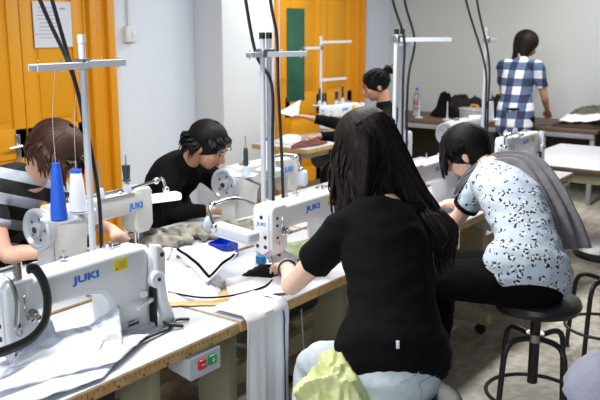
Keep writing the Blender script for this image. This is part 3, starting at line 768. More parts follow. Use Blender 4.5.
def flow(h, HF, phi, th_end, L, drop=V((0, 0, -1)), out=.0, wave=0., rnd=random, r=(.088, .106, .100), c=(0, -.018, .034), th0=8, inward=0., crown=(0, -.2)):
    """points from crown over the skull then hanging along drop. phi 0 = face, 180 = back."""
    pts = []; ph = R(phi); r = tuple(x * VOL[0] for x in r)
    j0 = 1 + rnd.uniform(-.01, .035)
    for k in range(5):
        th = R(th0 + (th_end - th0) * k / 4)
        jr = j0 + rnd.uniform(-.006, .006)
        pts.append(h(c[0] + r[0] * jr * math.sin(th) * math.sin(ph), c[1] + r[1] * jr * math.sin(th) * math.cos(ph), c[2] + r[2] * jr * math.cos(th)))
    if L > .025:
        p = pts[-1]; cc = h(*c); o = (p - cc); o = o - drop * o.dot(drop); o = o.normalized() if o.length > 1e-4 else V((1, 0, 0))
        side = o.cross(drop); n = max(2, int(L / .045)); w0 = phi * .12 + rnd.uniform(0, .9)
        for k in range(1, n + 1):
            f = k / n
            pts.append(p + drop * L * f + o * (out * math.sin(f * 2.2) - inward * f) + side * wave * math.sin(w0 + f * 9) + o * wave * .6 * math.cos(w0 + f * 8) + V((rnd.uniform(-1, 1), rnd.uniform(-1, 1), 0)) * .004 * min(1, L / .2))
    return pts

# --- black t-shirt woman, seen from behind
J = dict(pelvis=(.075, -.565, .71), waist=(.15, -.515, .87), chest=(.25, -.43, 1.02), neck=(.345, -.345, 1.175), head=(.390, -.255, 1.325),
    sh_l=(.175, -.32, 1.095), el_l=(.215, -.070, .845), wr_l=(.395, .095, .835), hd_l=(.49, .21, .80),
    sh_r=(.485, -.43, 1.095), el_r=(.70, -.18, .86), wr_r=(.62, .06, .83), hd_r=(.55, .18, .79),
    hip_l=(.01, -.52, .69), hip_r=(.165, -.545, .69), kn_l=(.235, -.16, .545), kn_r=(.42, -.22, .58), an_l=(.10, -.18, .13), an_r=(.44, -.20, .10), toe_l=(.12, -.02, .06), toe_r=(.47, -.04, .03))
J['curl_l'] = V((.9, 0, 0)); J['curl_r'] = V((.8, 0, 0)); J['th_l'] = (.8, -.5, -.2)
bw, h, HF, O = person('person', 'woman with long dark wavy hair, plain black t-shirt and pale jeans, seen from behind', (.10, -.62, .0), J, ((.12, .80, -.50), (.05, .35, .9)), skin_l, voxel=.0055, shirt=blk_cloth, trousers=jean, sh_name='t_shirt', wr=.006, sleeve=.60, shirt_len=.12, chest_w=1.03, hip_w=1.0, hem=.016)
VOL[0] = 1.05
random.seed(11); cl = []
for k in range(620):
    phi = random.uniform(38, 322); back = 1 - abs(phi - 180) / 142
    L = .12 + .24 * max(0, back) ** .6 + random.uniform(-.05, .06)
    if phi < 200: L += .10 * random.random()
    d = V((.0, .0, -1)) if back < .4 else V((.03, -.16, -1)).normalized()
    cl.append((flow(h, HF, phi, random.uniform(70, 102), L, d, out=random.uniform(.0, .03), wave=random.uniform(.006, .016), inward=random.uniform(-.005, .035)), random.uniform(.006, .011)))
for k in range(110):
    phi = random.uniform(110, 235); base = flow(h, HF, phi, random.uniform(84, 100), 0)
    f = random.random(); g = random.uniform(-.02, .02)
    if k % 4: M_ = V((.395 + .09 * f, -.445 - .035 * f + g * .4, 1.13 + g)); N_ = V((.37 + .12 * f, -.535 - .03 * f, 1.05 + g)); E_ = V((.345 + .13 * f, -.580 + .01 * f, random.uniform(.93, 1.03)))
    else: M_ = V((.22 + .06 * f, -.365 + g, 1.17)); N_ = V((.20 + .06 * f, -.395 + g, 1.13)); E_ = V((.19 + .07 * f, -.41, random.uniform(1.06, 1.11)))
    w0 = random.uniform(0, 2); wv = [V((math.cos(w0 + q * 2.1), 0, math.sin(w0 + q))) * .013 for q in range(4)]
    cl.append((base + [M_ + wv[0], M_.lerp(N_, .5) + wv[1], N_ + wv[2], N_.lerp(E_, .5) + wv[3], E_], random.uniform(.006, .011)))
hair_mesh(bw, h, HF, O, hair_dark, cl, 1.06); VOL[0] = 1.0
m = MB(); q = h(0, 0, 0)
def ring(mb, a, b, r, rt, side=None, n=24):
    F = frame(V(b) - V(a)); c = V(a)
    mb.tube([c + F @ V((r * math.cos(2 * math.pi * k / n), r * math.sin(2 * math.pi * k / n), 0)) for k in range(n + 1)], rt, n=6, steps=1)
Wl = V(J['wr_l']); El = V(J['el_l']); dl = (El - Wl).normalized()
m = MB(); ring(m, Wl + dl * .035, El, .034, .0045); single(m, 'bracelet', blackp, 'dark beaded bracelet on the left wrist of the black t-shirt woman', 'bracelet', Wl + dl * .035)
m = MB(); ring(m, Wl + dl * .018, El, .033, .003); single(m, 'wristband', white_cloth, 'thin white band on the left wrist of the black t-shirt woman', 'wristband', Wl + dl * .018)

# --- printed pale blue shirt woman
J = dict(pelvis=(1.24, -.60, .70), waist=(1.33, -.55, .86), chest=(1.44, -.44, .98), neck=(1.585, -.25, 1.095), head=(1.655, -.105, 1.15),
    sh_l=(1.40, -.25, 1.02), el_l=(1.37, -.09, .80), wr_l=(1.56, .06, .80), hd_l=(1.66, .16, .775),
    sh_r=(1.66, -.37, 1.03), el_r=(1.86, -.14, .86), wr_r=(1.80, .10, .835), hd_r=(1.74, .20, .79),
    hip_l=(1.17, -.54, .70), hip_r=(1.32, -.62, .70), kn_l=(1.17, -.12, .62), kn_r=(1.44, -.12, .61), an_l=(1.20, -.08, .12), an_r=(1.60, .02, .12), toe_l=(1.22, .08, .04), toe_r=(1.64, .17, .05))
for k in J: J[k] = (J[k][0] - .03, J[k][1] + .03, J[k][2]) if not k.startswith(('hd', 'wr', 'toe', 'an')) else J[k]
J['head'] = (1.61, -.085, 1.135); J['neck'] = (1.56, -.22, 1.095); J['sh_l'] = (1.465, -.235, 1.03); J['el_l'] = (1.49, -.085, .81); J['wr_l'] = (1.60, .08, .80); J['hd_l'] = (1.68, .17, .775)
J['th_l'] = (.8, -.5, -.2)
pw, h, HF, O = person('person', 'woman with a short black bob and a printed pale blue shirt bent over her machine', (1.24, -.60, 0), J, ((-.16, .78, -.60), (-.1, .50, .80)), skin_l, voxel=.006, shirt=panda_m, trousers=blk_trs, wr=.005, sleeve=.52, shirt_len=.22, chest_w=.94, hip_w=.98, hem=.016)
random.seed(5); cl = []; VOL[0] = 1.12
for k in range(340):
    phi = random.uniform(0, 360); a = min(phi, 360 - phi)
    if a < 50: th, L = random.uniform(66, 80), random.uniform(.05, .115)
    elif 245 < phi < 310: th, L = random.uniform(66, 80), random.uniform(.0, .05)
    else: th, L = random.uniform(80, 98), random.uniform(.08, .15)
    drop = (-(HF @ V((0, 0, 1))) * .7 + V((0, .1, -1))).normalized()
    cl.append((flow(h, HF, phi, th, L, drop, out=.012, wave=.002, inward=.015 if a > 58 else 0), random.uniform(.009, .015)))
hair_mesh(pw, h, HF, O, hair_black, cl, 1.0); VOL[0] = 1.0
# black sleeve bands and glasses
for s in 'lr':
    a, b = V(J['sh_' + s]), V(J['el_' + s]); c = a.lerp(b, .51)
    m = MB(); F = frame(b - a); m.lathe([(.056, -.009), (.064, -.008), (.064, .010), (.056, .011)], c, b - a, 24); m.build('sleeve_band', blk_cloth, pw, O)
g = thing('glasses', 'thin framed glasses worn by the woman with the short black bob', 'glasses', tuple(h(0, .1, 0)))
for s in (-1, 1):
    m = MB(); m.tube([h(s * .033 + .024 * math.cos(R(x)), .103, -.004 + .018 * math.sin(R(x))) for x in range(0, 361, 30)], .0016, n=6, steps=1); m.build('rim', darkm, g, origin=h(0, .1, 0))
m = MB(); m.tube([h(-.010, .104, 0), h(.010, .104, 0)], .0015, n=6)
for s in (-1, 1): m.tube([h(s * .057, .102, 0), h(s * .076, .05, .002), h(s * .080, -.01, .0)], .0015, n=6)
m.build('temples', darkm, g, origin=h(0, .1, 0))
# scarf: swept band over shoulders and down the back
def drape_band(name, pts, wid, mt, label, cat, t=.008, side=None, ruff=.012, fr=9, seed=0, nv=18):
    P = catmull([list(V(p)) for p in pts], 8); Wd = catmull([[w] for w in wid], 8); n = len(P)
    sd = [V(x) for x in side]; Sd = catmull([list(x) for x in sd], 8)
    m = MB()
    def f(a, b):
        i = min(int(a * (n - 1)), n - 1); p = V(P[i]); w = Wd[i][0]; s = V(Sd[i]).normalized()
        T = (V(P[min(i + 1, n - 1)]) - V(P[max(i - 1, 0)])).normalized(); nn = T.cross(s).normalized()
        q = (b - .5)
        return p + s * w * q + nn * ruff * (math.sin(q * fr * 2 + seed) + .6 * noise.noise(V((q * 5, a * 7, seed))))
    m.grid(f, n - 1, nv); loc = V(pts[-1])
    o = m.build(name, mt, None, origin=loc, recalc=False); o.location = loc; solid(o, t, 0, 1)
    return tag(o, label, cat)
drape_band('scarf', [(1.44, -.115, .99), (1.48, -.17, 1.07), (1.55, -.28, 1.145), (1.57, -.41, 1.135), (1.53, -.52, 1.04), (1.50, -.60, .93), (1.49, -.65, .82), (1.49, -.66, .78)],
    [.05, .08, .12, .16, .17, .18, .20, .22], scarfm, 'grey scarf hanging down the back of the pale blue shirt woman', 'scarf',
    side=[(.3, -.2, .9), (.6, 0, .6), (.9, .2, .3), (.85, -.5, .1), (.8, -.6, 0), (.8, -.6, 0), (.8, -.6, 0), (.8, -.6, 0)], ruff=.014, fr=10)

# --- striped top woman at the left
J = dict(pelvis=(.13, 1.62, .70), waist=(.13, 1.58, .86), chest=(.13, 1.47, 1.0), neck=(.155, 1.31, 1.10), head=(.175, 1.175, 1.20),
    sh_l=(.29, 1.38, 1.02), el_l=(.42, 1.30, .84), wr_l=(.42, 1.12, .83), hd_l=(.42, 1.04, .79),
    sh_r=(-.03, 1.38, 1.02), el_r=(-.06, 1.25, .80), wr_r=(.12, 1.08, .80), hd_r=(.22, 1.02, .78),
    hip_l=(.21, 1.60, .70), hip_r=(.05, 1.60, .70), kn_l=(.24, 1.24, .62), kn_r=(.02, 1.24, .62), an_l=(.24, 1.20, .12), an_r=(.02, 1.20, .12), toe_l=(.24, 1.04, .04), toe_r=(.02, 1.04, .04))
lw, h, HF, O = person('person', 'woman with brown pinned up hair in a black and grey striped top, head bowed', (.13, 1.62, 0), J, ((.25, -.72, -.64), (.2, -.55, .80)), skin, voxel=.007, shirt=stripe_m, trousers=blk_trs, wr=.005, sleeve=.55, sh_name='striped_top')
random.seed(21); cl = []; VOL[0] = 1.17
for k in range(340):
    phi = random.uniform(0, 360); a = min(phi, 360 - phi)
    if a < 40: th, L = random.uniform(60, 84), random.uniform(0, .04)
    elif a < 110: th, L = random.uniform(80, 100), random.uniform(.0, .11)
    else: th, L = random.uniform(95, 120), random.uniform(0, .10)
    cl.append((flow(h, HF, phi, th, L, V((0, 0, -1)), out=.02, wave=.004), random.uniform(.006, .010)))
hair_mesh(lw, h, HF, O, hair_brown, cl, 1.12); VOL[0] = 1.0
m = MB()
cp = h(-.0, -.135, .02)
hc = h(-.055, -.105, .02)
for k in range(5):
    m.tube([hc + V((-.03, 0, .03 - .014 * k)), hc + V((-.045, -.02, .03 - .014 * k)), hc + V((-.03, -.045, .028 - .014 * k))], .004, n=6)
m.tube([hc + V((-.042, -.02, .04)), hc + V((-.046, -.02, -.03))], .006)
c = m.build('hair_clip', chrome, None, origin=hc); c.location = hc; tag(c, 'silvery claw clip in the brown hair of the striped top woman', 'hair clip')

# --- short haired person in black
J = dict(pelvis=(1.13, 1.52, .70), waist=(1.12, 1.48, .84), chest=(1.10, 1.38, .95), neck=(1.07, 1.24, 1.05), head=(1.085, 1.12, 1.135),
    sh_l=(1.25, 1.29, .96), el_l=(1.36, 1.20, .82), wr_l=(1.38, 1.07, .82), hd_l=(1.39, 1.0, .79),
    sh_r=(.955, 1.27, .95), el_r=(.93, 1.24, .80), wr_r=(1.06, 1.10, .80), hd_r=(1.14, 1.05, .78),
    hip_l=(1.21, 1.50, .70), hip_r=(1.05, 1.50, .70), kn_l=(1.20, 1.14, .62), kn_r=(1.02, 1.14, .62), an_l=(1.12, 1.20, .12), an_r=(.92, 1.20, .12), toe_l=(1.12, 1.04, .04), toe_r=(.92, 1.04, .04))
sp, h, HF, O = person('person', 'short dark haired person in a black top looking down behind a cream machine', (1.13, 1.52, 0), J, ((.30, -.80, -.50), (.12, -.40, .88)), skin_d, voxel=.007, shirt=blk_cloth, trousers=blk_trs, wr=.005, sleeve=1.5, chest_w=.98, sh_name='black_top')
random.seed(31); cl = []
for k in range(320):
    phi = random.uniform(0, 360); a = min(phi, 360 - phi)
    if a < 45: th, L = random.uniform(50, 72), random.uniform(0, .03)
    elif a < 90: th, L = random.uniform(70, 88), random.uniform(.0, .03)
    else: th, L = random.uniform(95, 122), random.uniform(.0, .07)
    cl.append((flow(h, HF, phi, th, L, (V((0, 0, -1)) + HF @ V((0, -.5, 0))).normalized(), out=.03, wave=.004), random.uniform(.006, .010)))
hair_mesh(sp, h, HF, O, hair_black, cl, 1.0)

# --- woman with the bun, third row
J = dict(pelvis=(3.50, 1.42, .70), waist=(3.47, 1.43, .85), chest=(3.42, 1.44, .99), neck=(3.37, 1.455, 1.125), head=(3.32, 1.50, 1.255),
    sh_l=(3.26, 1.33, 1.05), el_l=(3.00, 1.52, 1.035), wr_l=(2.84, 1.69, 1.085), hd_l=(2.77, 1.76, 1.11),
    sh_r=(3.50, 1.56, 1.05), el_r=(3.40, 1.78, .88), wr_r=(3.20, 1.88, .90), hd_r=(3.12, 1.94, .90),
    hip_l=(3.43, 1.37, .70), hip_r=(3.54, 1.48, .70), kn_l=(3.14, 1.66, .62), kn_r=(3.26, 1.80, .62), an_l=(3.16, 1.66, .12), an_r=(3.28, 1.80, .12), toe_l=(3.06, 1.80, .04), toe_r=(3.18, 1.93, .04))
for k in J:
    if k in ('head', 'neck', 'chest', 'waist', 'sh_r'): J[k] = (J[k][0] + .03, J[k][1] - .04, J[k][2] + (.045 if k in ('head', 'neck') else .02))
cw_, h, HF, O = person('person', 'woman with a small hair bun dressed in black, one arm stretched out to the left', (3.50, 1.42, 0), J, ((-.64, .72, -.32), (-.2, .2, .9)), skin_d, voxel=.008, shirt=blk_cloth, trousers=blk_trs, wr=.004, sleeve=1.5, sh_name='black_top')
random.seed(41); cl = []; bun = h(0, -.125, .085)
for k in range(110):
    phi = random.uniform(0, 360); a = min(phi, 360 - phi); r0 = (.088, .106, .1)
    th = R(random.uniform(58, 76) if a < 60 else random.uniform(75, 112)); ph = R(phi)
    p0 = h(r0[0] * math.sin(th) * math.sin(ph), -.018 + r0[1] * math.sin(th) * math.cos(ph), .034 + r0[2] * math.cos(th))
    p1 = h(.7 * r0[0] * math.sin(th) * math.sin(ph), -.06 + .4 * r0[1] * math.sin(th) * math.cos(ph), .135 if a < 90 else .06 + .1 * math.cos(th))
    cl.append(([p0, p0.lerp(p1, .5) + (p0 - h(0, -.018, .034)).normalized() * .01, bun], random.uniform(.008, .012)))
for k in range(10):
    cl.append(([bun, bun + V((random.uniform(-.03, .03), random.uniform(-.05, .02), random.uniform(.01, .05)))], .008))
hm = hair_mesh(cw_, h, HF, O, hair_black, cl, 1.0)
m = MB(); m.ell(bun, (.038, .034, .036)); m.tube([bun + V((.03 * math.cos(a), .03 * math.sin(a), .02 * math.sin(2 * a))) for a in [x * .5 for x in range(13)]], .011, n=8); m.build('hair_bun', hair_black, cw_, O)

# --- checked shirt woman standing at the back table
J = dict(pelvis=(5.78, 1.29, .88), waist=(5.82, 1.30, 1.06), chest=(5.88, 1.32, 1.22), neck=(5.94, 1.32, 1.42), head=(6.00, 1.295, 1.55),
    sh_l=(5.91, 1.49, 1.35), el_l=(6.02, 1.52, 1.07), wr_l=(6.22, 1.44, .90), hd_l=(6.32, 1.40, .84),
    sh_r=(5.91, 1.14, 1.35), el_r=(5.97, 1.07, 1.06), wr_r=(6.17, 1.10, .90), hd_r=(6.27, 1.12, .84),
    hip_l=(5.78, 1.38, .87), hip_r=(5.78, 1.20, .87), kn_l=(5.82, 1.38, .48), kn_r=(5.80, 1.18, .48), an_l=(5.78, 1.37, .09), an_r=(5.76, 1.17, .09), toe_l=(5.93, 1.38, .03), toe_r=(5.91, 1.17, .03))
kw, h, HF, O = person('person', 'woman with a dark ponytail in a navy and white checked shirt, back turned', (5.80, 1.26, 0), J, ((.60, -.62, -.45), (.35, -.2, .9)), skin_d, voxel=.008, shirt=check_m, trousers=blk_trs, wr=.004, sleeve=.7, sh_name='checked_shirt', shirt_len=.95)
random.seed(51); cl = []; VOL[0] = 1.16
for k in range(150):
    phi = random.uniform(40, 320); back = 1 - abs(phi - 180) / 140
    cl.append((flow(h, HF, phi, random.uniform(76, 96), .05 + .26 * max(0, back) ** .7, V((-.16, .16, -1)).normalized(), out=.01, wave=.003, inward=.055), random.uniform(.008, .013)))
hair_mesh(kw, h, HF, O, hair_dark, cl, 1.0); VOL[0] = 1.0

# small details sitting on the clothes of the black t-shirt woman
def on_surface(ob, p, off=.001):
    ok, c, n, i = ob.closest_point_on_mesh(V(p) - ob.parent.location); return c + n * off, n
sh = [c for c in bw.children if c.name.startswith('t_shirt')][0]; jn = [c for c in bw.children if c.name.startswith('trousers')][0]
c, n = on_surface(sh, (-.06, -.66, .84)); m = MB(); m.box(c, (.010, .003, .024), .001, rot=frame(n.cross(UP).cross(n) * 1.0, n) @ Matrix.Rotation(0, 3, 'X')); m.build('garment_label', paper_m, sh)
def stitch(a, b, k=10):
    a, b = V(a), V(b); pts = [on_surface(jn, a.lerp(b, i / k), .001)[0] for i in range(k + 1)]
    m = MB(); m.sweep(pts, [.0016] * len(pts), n=5, steps=2); m.build('stitching', seam, jn)
stitch((-.02, -.76, .72), (.10, -.76, .72)); stitch((-.02, -.76, .72), (-.01, -.76, .60)); stitch((.10, -.76, .72), (.10, -.76, .60)); stitch((-.12, -.72, .755), (.25, -.76, .745), 20)
# ------------------------------------------------------------------ cloth and small things on the tables
def sheet(name, corners, mt, label, cat, z=0., amp=.01, seed=0, n=22, t=.0012, scale=8., lift=None, group=None):
    """a rumpled four-cornered piece of cloth; corners (x, y, z)"""
    A, B, C_, D_ = [V(c) for c in corners]; loc = (A + B + C_ + D_) / 4
    m = MB()
    def f(a, b):
        p = A.lerp(B, a).lerp(D_.lerp(C_, a), b)
        w = (fold(p.x, p.y, seed, scale) + 1.0) * amp
        if lift: w += lift(a, b)
        jx = noise.noise(V((a * 4, b * 4, seed + 20))) * .012; jy = noise.noise(V((a * 4, b * 4, seed + 30))) * .012
        return p + V((jx, jy, max(w, 0)))
    m.grid(f, n, n)
    o = m.build(name, mt, None, origin=loc, recalc=False); o.location = loc; solid(o, t, 1)
    return tag(o, label, cat, group)
LG = 'pieces of thin white lining on the nearest table'
Zt = .752
def cloth(name, pts, mt, label, cat, bow=.02, seed=0, crumple=.006, t=.0012, group=None, n=26):
    """cloth piece from four 3-D corners with soft folds and sharp creases"""
    A, B, C_, D_ = [V(c) for c in pts]; loc = (A + B + C_ + D_) / 4; m = MB()
    def f(a, b):
        p = A.lerp(B, a).lerp(D_.lerp(C_, a), b)
        e = math.sin(math.pi * a) * math.sin(math.pi * b)
        w = bow * e + crumple * (1.2 - 2.4 * abs(noise.noise(V((a * 3.2 + b, b * 3.2 - a, seed))))) * (e + .25) + crumple * .5 * noise.noise(V((a * 9, b * 9, seed)))
        return p + V((0, 0, max(w, -.002)))
    m.grid(f, n, n); o = m.build(name, mt, None, origin=loc, recalc=False); o.location = loc; solid(o, t, 1)
    return tag(o, label, cat, group)
for k, (pts, lab) in enumerate((
    ([(-1.0, .05, Zt + .02), (-.60, .01, Zt + .006), (-.38, .12, Zt + .012), (-.72, .36, Zt + .035)], 'lowest wide layer of thin white lining at the lower left corner'),
    ([(-.92, .10, Zt + .05), (-.52, .04, Zt + .02), (-.30, .13, Zt + .018), (-.62, .30, Zt + .06)], 'long white lining strip whose tip points right along the table edge'),
    ([(-.80, .16, Zt + .07), (-.56, .08, Zt + .03), (-.42, .17, Zt + .09), (-.60, .32, Zt + .06)], 'folded thin white lining lying on top of the heap at the left'),
    ([(-.60, .12, Zt + .04), (-.44, .10, Zt + .03), (-.37, .19, Zt + .125), (-.54, .24, Zt + .05)], 'thin white lining corner standing up before the nearest machine pillar'),
    ([(-.74, .24, Zt + .04), (-.60, .18, Zt + .04), (-.55, .30, Zt + .115), (-.70, .34, Zt + .05)], 'thin white lining corner standing up beside the nearest needle'),
    )): cloth('lining_piece', pts, lining_m, lab, 'cloth piece', seed=k * 3 + 1, bow=.018, crumple=.010, group=LG)
m = MB(); m.tube([(-.52, .50, Zt), (-.51, .50, .80), (-.53, .48, .84), (-.50, .47, .88)], .004, n=8); m.lathe([(.03, 0), (.03, .003), (.0, .006)], (-.52, .50, Zt))
single(m, 'wire_hook', steel, 'bent grey wire hook standing behind the nearest machine arm', 'hook', (-.52, .50, Zt))
m = MB(); m.tube([(-.40, .12, Zt + .006), (-.30, .13, Zt + .012), (-.20, .14, Zt + .006), (-.14, .17, Zt + .010), (-.10, .15, Zt + .006)], .006, n=8); m.tube([(-.16, .12, Zt + .006), (-.20, .15, Zt + .018), (-.17, .20, Zt + .008)], .006, n=8)
single(m, 'black_strap', blackp, 'black strap lying on the table at the foot of the nearest machine', 'strap', (-.24, .14, Zt))
# bundle of white fabric with black trim
wb = thing('fabric_bundle', 'folded bundle of white fabric with black trim and a raised corner, on the near table', 'fabric bundle', (.16, .45, Zt))
def bundle_z(x, y):
    return 0
o = heap('folded_cloth', (.17, .46, Zt), .24, .16, .062, white_cloth, None, None, seed=12, rot=R(65), scale=5, rough=.4)
o.parent = wb; o.location = V(o.location) - V(wb.location)
A, B, C_, D_ = V((.30, .62, .845)), V((.13, .27, .805)), V((.30, .26, .885)), V((.42, .50, .82))
def on_flap(a, b, up=0.): return A.lerp(B, a).lerp(D_.lerp(C_, a), b) + V((0, 0, up + .045 * math.sin(math.pi * a) * math.sin(math.pi * b) + .010 * noise.noise(V((a * 3, b * 3, 1)))))
m = MB(); m.grid(lambda a, b: on_flap(a, b), 24, 18)
fl = m.build('raised_flap', white_cloth, wb, origin=wb.location, recalc=False); solid(fl, .002, 1)
m = MB(); m.sweep([on_flap(.05 + x / 10 * .92, .10 + .02 * x / 10, .004) for x in range(11)] , [(.006, .003)] * 11, n=6, steps=2); m.build('black_trim', blk_cloth, fl, origin=wb.location)
m = MB(); m.sweep([on_flap(.97, .12 + x / 8 * .80, .004) for x in range(9)], [(.006, .003)] * 9, n=6, steps=2); m.build('black_trim', blk_cloth, fl, origin=wb.location)
m = MB(); m.tube([(.02, .36, Zt + .03), (.06, .24, Zt + .022), (.15, .17, Zt + .018), (.30, .14, Zt + .016), (.40, .17, Zt + .014)], .0035, n=6); m.build('black_piping', blk_cloth, wb, origin=wb.location)
sheet('pattern_paper', [(-.04, .30, Zt + .001), (.14, .10, Zt + .001), (.40, .16, Zt + .002), (.16, .46, Zt + .002)], tan_m, 'tan pattern paper showing under the white fabric bundle', 'paper', amp=.003, seed=14)
sheet('fabric_layer', [(.10, .12, Zt + .004), (.36, .04, Zt + .006), (.52, .24, Zt + .004), (.30, .34, Zt + .010)], white_cloth, 'flat layer of white fabric beside the hands of the black t-shirt woman', 'cloth piece', amp=.006, seed=15)
# white cloth hanging over the table edge
def hang(a, b):
    u = .015 + .235 * b
    L = .14 + .68 * 1.0; s = a * L
    fz = .010 * math.sin(b * 13 + 1) + .004 * math.sin(b * 31)
    if s < .14: return V((u + .01 * a, .14 - s, .7655 + .003 * math.sin(b * 9)))
    d = s - .14
    return V((u + .02 * d * (b - .4), -.012 - min(d, .03) * .35 + fz * min(1, d * 4), .762 - d))
m = MB(); m.grid(hang, 60, 34)
o = m.build('hanging_cloth', white_cloth, None, origin=(.12, 0, .4), recalc=False); o.location = (.12, 0, .4); solid(o, .003, 1)
tag(o, 'long white cloth hanging over the table edge left of the black t-shirt woman', 'hanging cloth')
m = MB(); m.sweep([hang(x / 14, .84) + V((0, -.006, .002)) for x in range(1, 15)], [(.003, .0015)] * 14, n=6, steps=2); q = m.build('seam', mat('navy_seam', (.03, .05, .12), .8), o, origin=o.location)
# blue box, cap, pincushion, knife etc.
bx = thing('plastic_box', 'open royal blue plastic box beside the white fabric bundle', 'box', (.57, .57, Zt), R(12))
pts = [(-.050, -.042), (.050, -.042), (.058, -.030), (.058, .030), (.050, .042), (-.050, .042), (-.058, .030), (-.058, -.030)]
m = MB()
for k in range(8):
    p, q = V((*pts[k], 0)), V((*pts[(k + 1) % 8], 0)); m.box((p + q) / 2 + V((0, 0, .036)), ((q - p).length + .003, .004, .072), rot=(0, 0, math.atan2(q.y - p.y, q.x - p.x)))
m.prism(pts, 0, .004, 'z'); m.build('wall', blue_tr, bx)
m = MB()
for k in range(8):
    p, q = V((*pts[k], 0)) * 1.04, V((*pts[(k + 1) % 8], 0)) * 1.04; m.box((p + q) / 2 + V((0, 0, .070)), ((q - p).length + .004, .007, .008), rot=(0, 0, math.atan2(q.y - p.y, q.x - p.x)))
m.build('rim', blue_tr, bx)
m = MB(); m.prism([(x * .9, y * .9) for x, y in pts], .040, .044, 'z', .001); m.build('inner_tray', blue_tr, bx)
m = MB(); m.box((.005, -.0465, .03), (.03, .001, .006)); m.build('small_print', paper_m, bx, smooth=False)
m = MB(); m.lathe([(.022, 0), (.024, .004), (.024, .026), (.020, .032), (.0, .032)], (.60, .385, Zt)); single(m, 'thread_bobbin_case', teal, 'small round teal blue cap beside the fingers of the black t-shirt woman', 'cap', (.60, .385, Zt))
sheet('dotted_cloth', [(.50, .30, Zt + .07), (.51, .20, Zt + .01), (.66, .22, Zt + .03), (.58, .33, Zt + .10)], dots_m, 'small white cloth with brown dots standing up by the needle of the second machine', 'cloth piece', amp=.004, seed=17)
sheet('black_cloth_piece', [(.37, .30, Zt + .012), (.42, .19, Zt + .012), (.60, .19, Zt + .02), (.52, .33, Zt + .016)], blk_cloth, 'black cloth piece under the left hand of the black t-shirt woman', 'cloth piece', amp=.003, seed=18)
sc = thing('scissors', 'black handled scissors behind the white fabric bundle', 'scissors', (.50, .72, Zt), R(20))
for s in (-1, 1):
    m = MB(); m.tube([(-.04 + .020 * math.cos(R(x)), s * .018 + .014 * math.sin(R(x)), .006) for x in range(0, 361, 30)], .004, n=6, steps=1); m.tube([(-.02, s * .012, .006), (.0, s * .004, .006), (.015, 0, .006)], .005, n=6); m.build('handle', blackp, sc)
    m = MB(); m.prism([(.01, -.006), (.01, .004), (.11, s * .004)], .004 + .001 * s, .0055 + .001 * s, 'z'); m.build('blade', steel, sc)
# olive grey cloth along the opposite row
def rolls(name, paths, mt, label, cat, loc, seed, group=None):
    """garment lying in soft rolls and folds"""
    random.seed(seed); m = MB()
    for p, r in paths:
        pts = [V(q) for q in p]; m.sweep(pts, [(r * random.uniform(.8, 1.2), r * random.uniform(.7, 1.0)) for _ in pts], n=12, steps=5)
    o = remesh(m, name, mt, None, loc, .006, 3, .010, 26)
    for v in o.data.vertices: v.co.z = max(v.co.z, Zt + .001 - loc[2])
    o.location = loc; return tag(o, label, cat, group)
rolls('cloth_pile', [([(.46, 1.06, .775), (.56, 1.0, .79), (.66, .93, .785), (.76, .88, .775)], .030), ([(.44, 1.02, .77), (.50, .93, .785), (.60, .86, .775)], .024),
    ([(.50, 1.05, .79), (.54, .96, .815), (.52, .88, .775)], .022), ([(.62, 1.0, .775), (.66, .92, .81), (.64, .84, .77)], .022), ([(.70, .97, .775), (.74, .90, .80), (.72, .82, .77)], .020), ([(.40, 1.0, .77), (.47, .92, .775), (.55, .84, .765)], .016)],
    olive, 'crumpled olive grey garment on the opposite row beside the striped top woman', 'cloth pile', (.58, .94, Zt), 3)
rolls('cloth_pile', [([(.78, .92, .775), (.86, .84, .785), (.96, .76, .78), (1.06, .70, .77)], .028), ([(.76, .84, .77), (.86, .76, .78), (.98, .68, .77)], .022), ([(.84, .92, .78), (.90, .82, .81), (.88, .72, .77)], .020),
    ([(.96, .84, .775), (.98, .76, .80), (.95, .66, .765)], .018)], olive, 'crumpled olive grey garment behind the blue plastic box', 'cloth pile', (.92, .78, Zt), 7)
cloth('green_cloth', [(.70, .20, Zt + .014), (.98, .17, Zt + .014), (1.04, .44, Zt + .002), (.70, .50, Zt + .004)], mat('sage_green_cloth', (.20, .25, .13), .85, var=.4, vscale=16), 'sage green cloth lying under the arm of the second white machine', 'cloth piece', seed=8, bow=.012, crumple=.016)
m = MB(); m.ell((.77, .84, Zt + .065), (.035, .018, .045), u=20, v=12); o = single(m, 'folded_patch', grey_pl, 'pale blue grey oval patch standing on the olive garment', 'patch', (.77, .84, Zt + .03))
heap('white_garment', (.02, 1.0, Zt), .20, .12, .05, white_cloth, 'white cloth on the opposite row in front of the nearest cream machine', 'cloth pile', seed=29, rot=0, scale=7)
sheet('lining_piece', [(.14, .72, Zt), (.30, .66, Zt), (.50, .82, Zt), (.36, .96, Zt)], white_cloth, 'white cloth lying between the two rows left of the olive garment', 'cloth piece', amp=.016, seed=31)
m = MB(); m.box((3.16, .33, Zt + .003), (.26, .36, .004), rot=(0, 0, R(12))); single(m, 'paper_sheet', paper_m, 'white sheet of paper on the empty table behind the scarf', 'paper', (3.16, .33, Zt))
sheet('paper_sheet', [(2.73, 1.80, 1.10), (2.77, 1.77, 1.09), (2.93, 1.86, 1.20), (2.70, 1.90, 1.12)], paper_m, 'white paper held by the woman with the hair bun', 'paper', amp=.004, seed=33)
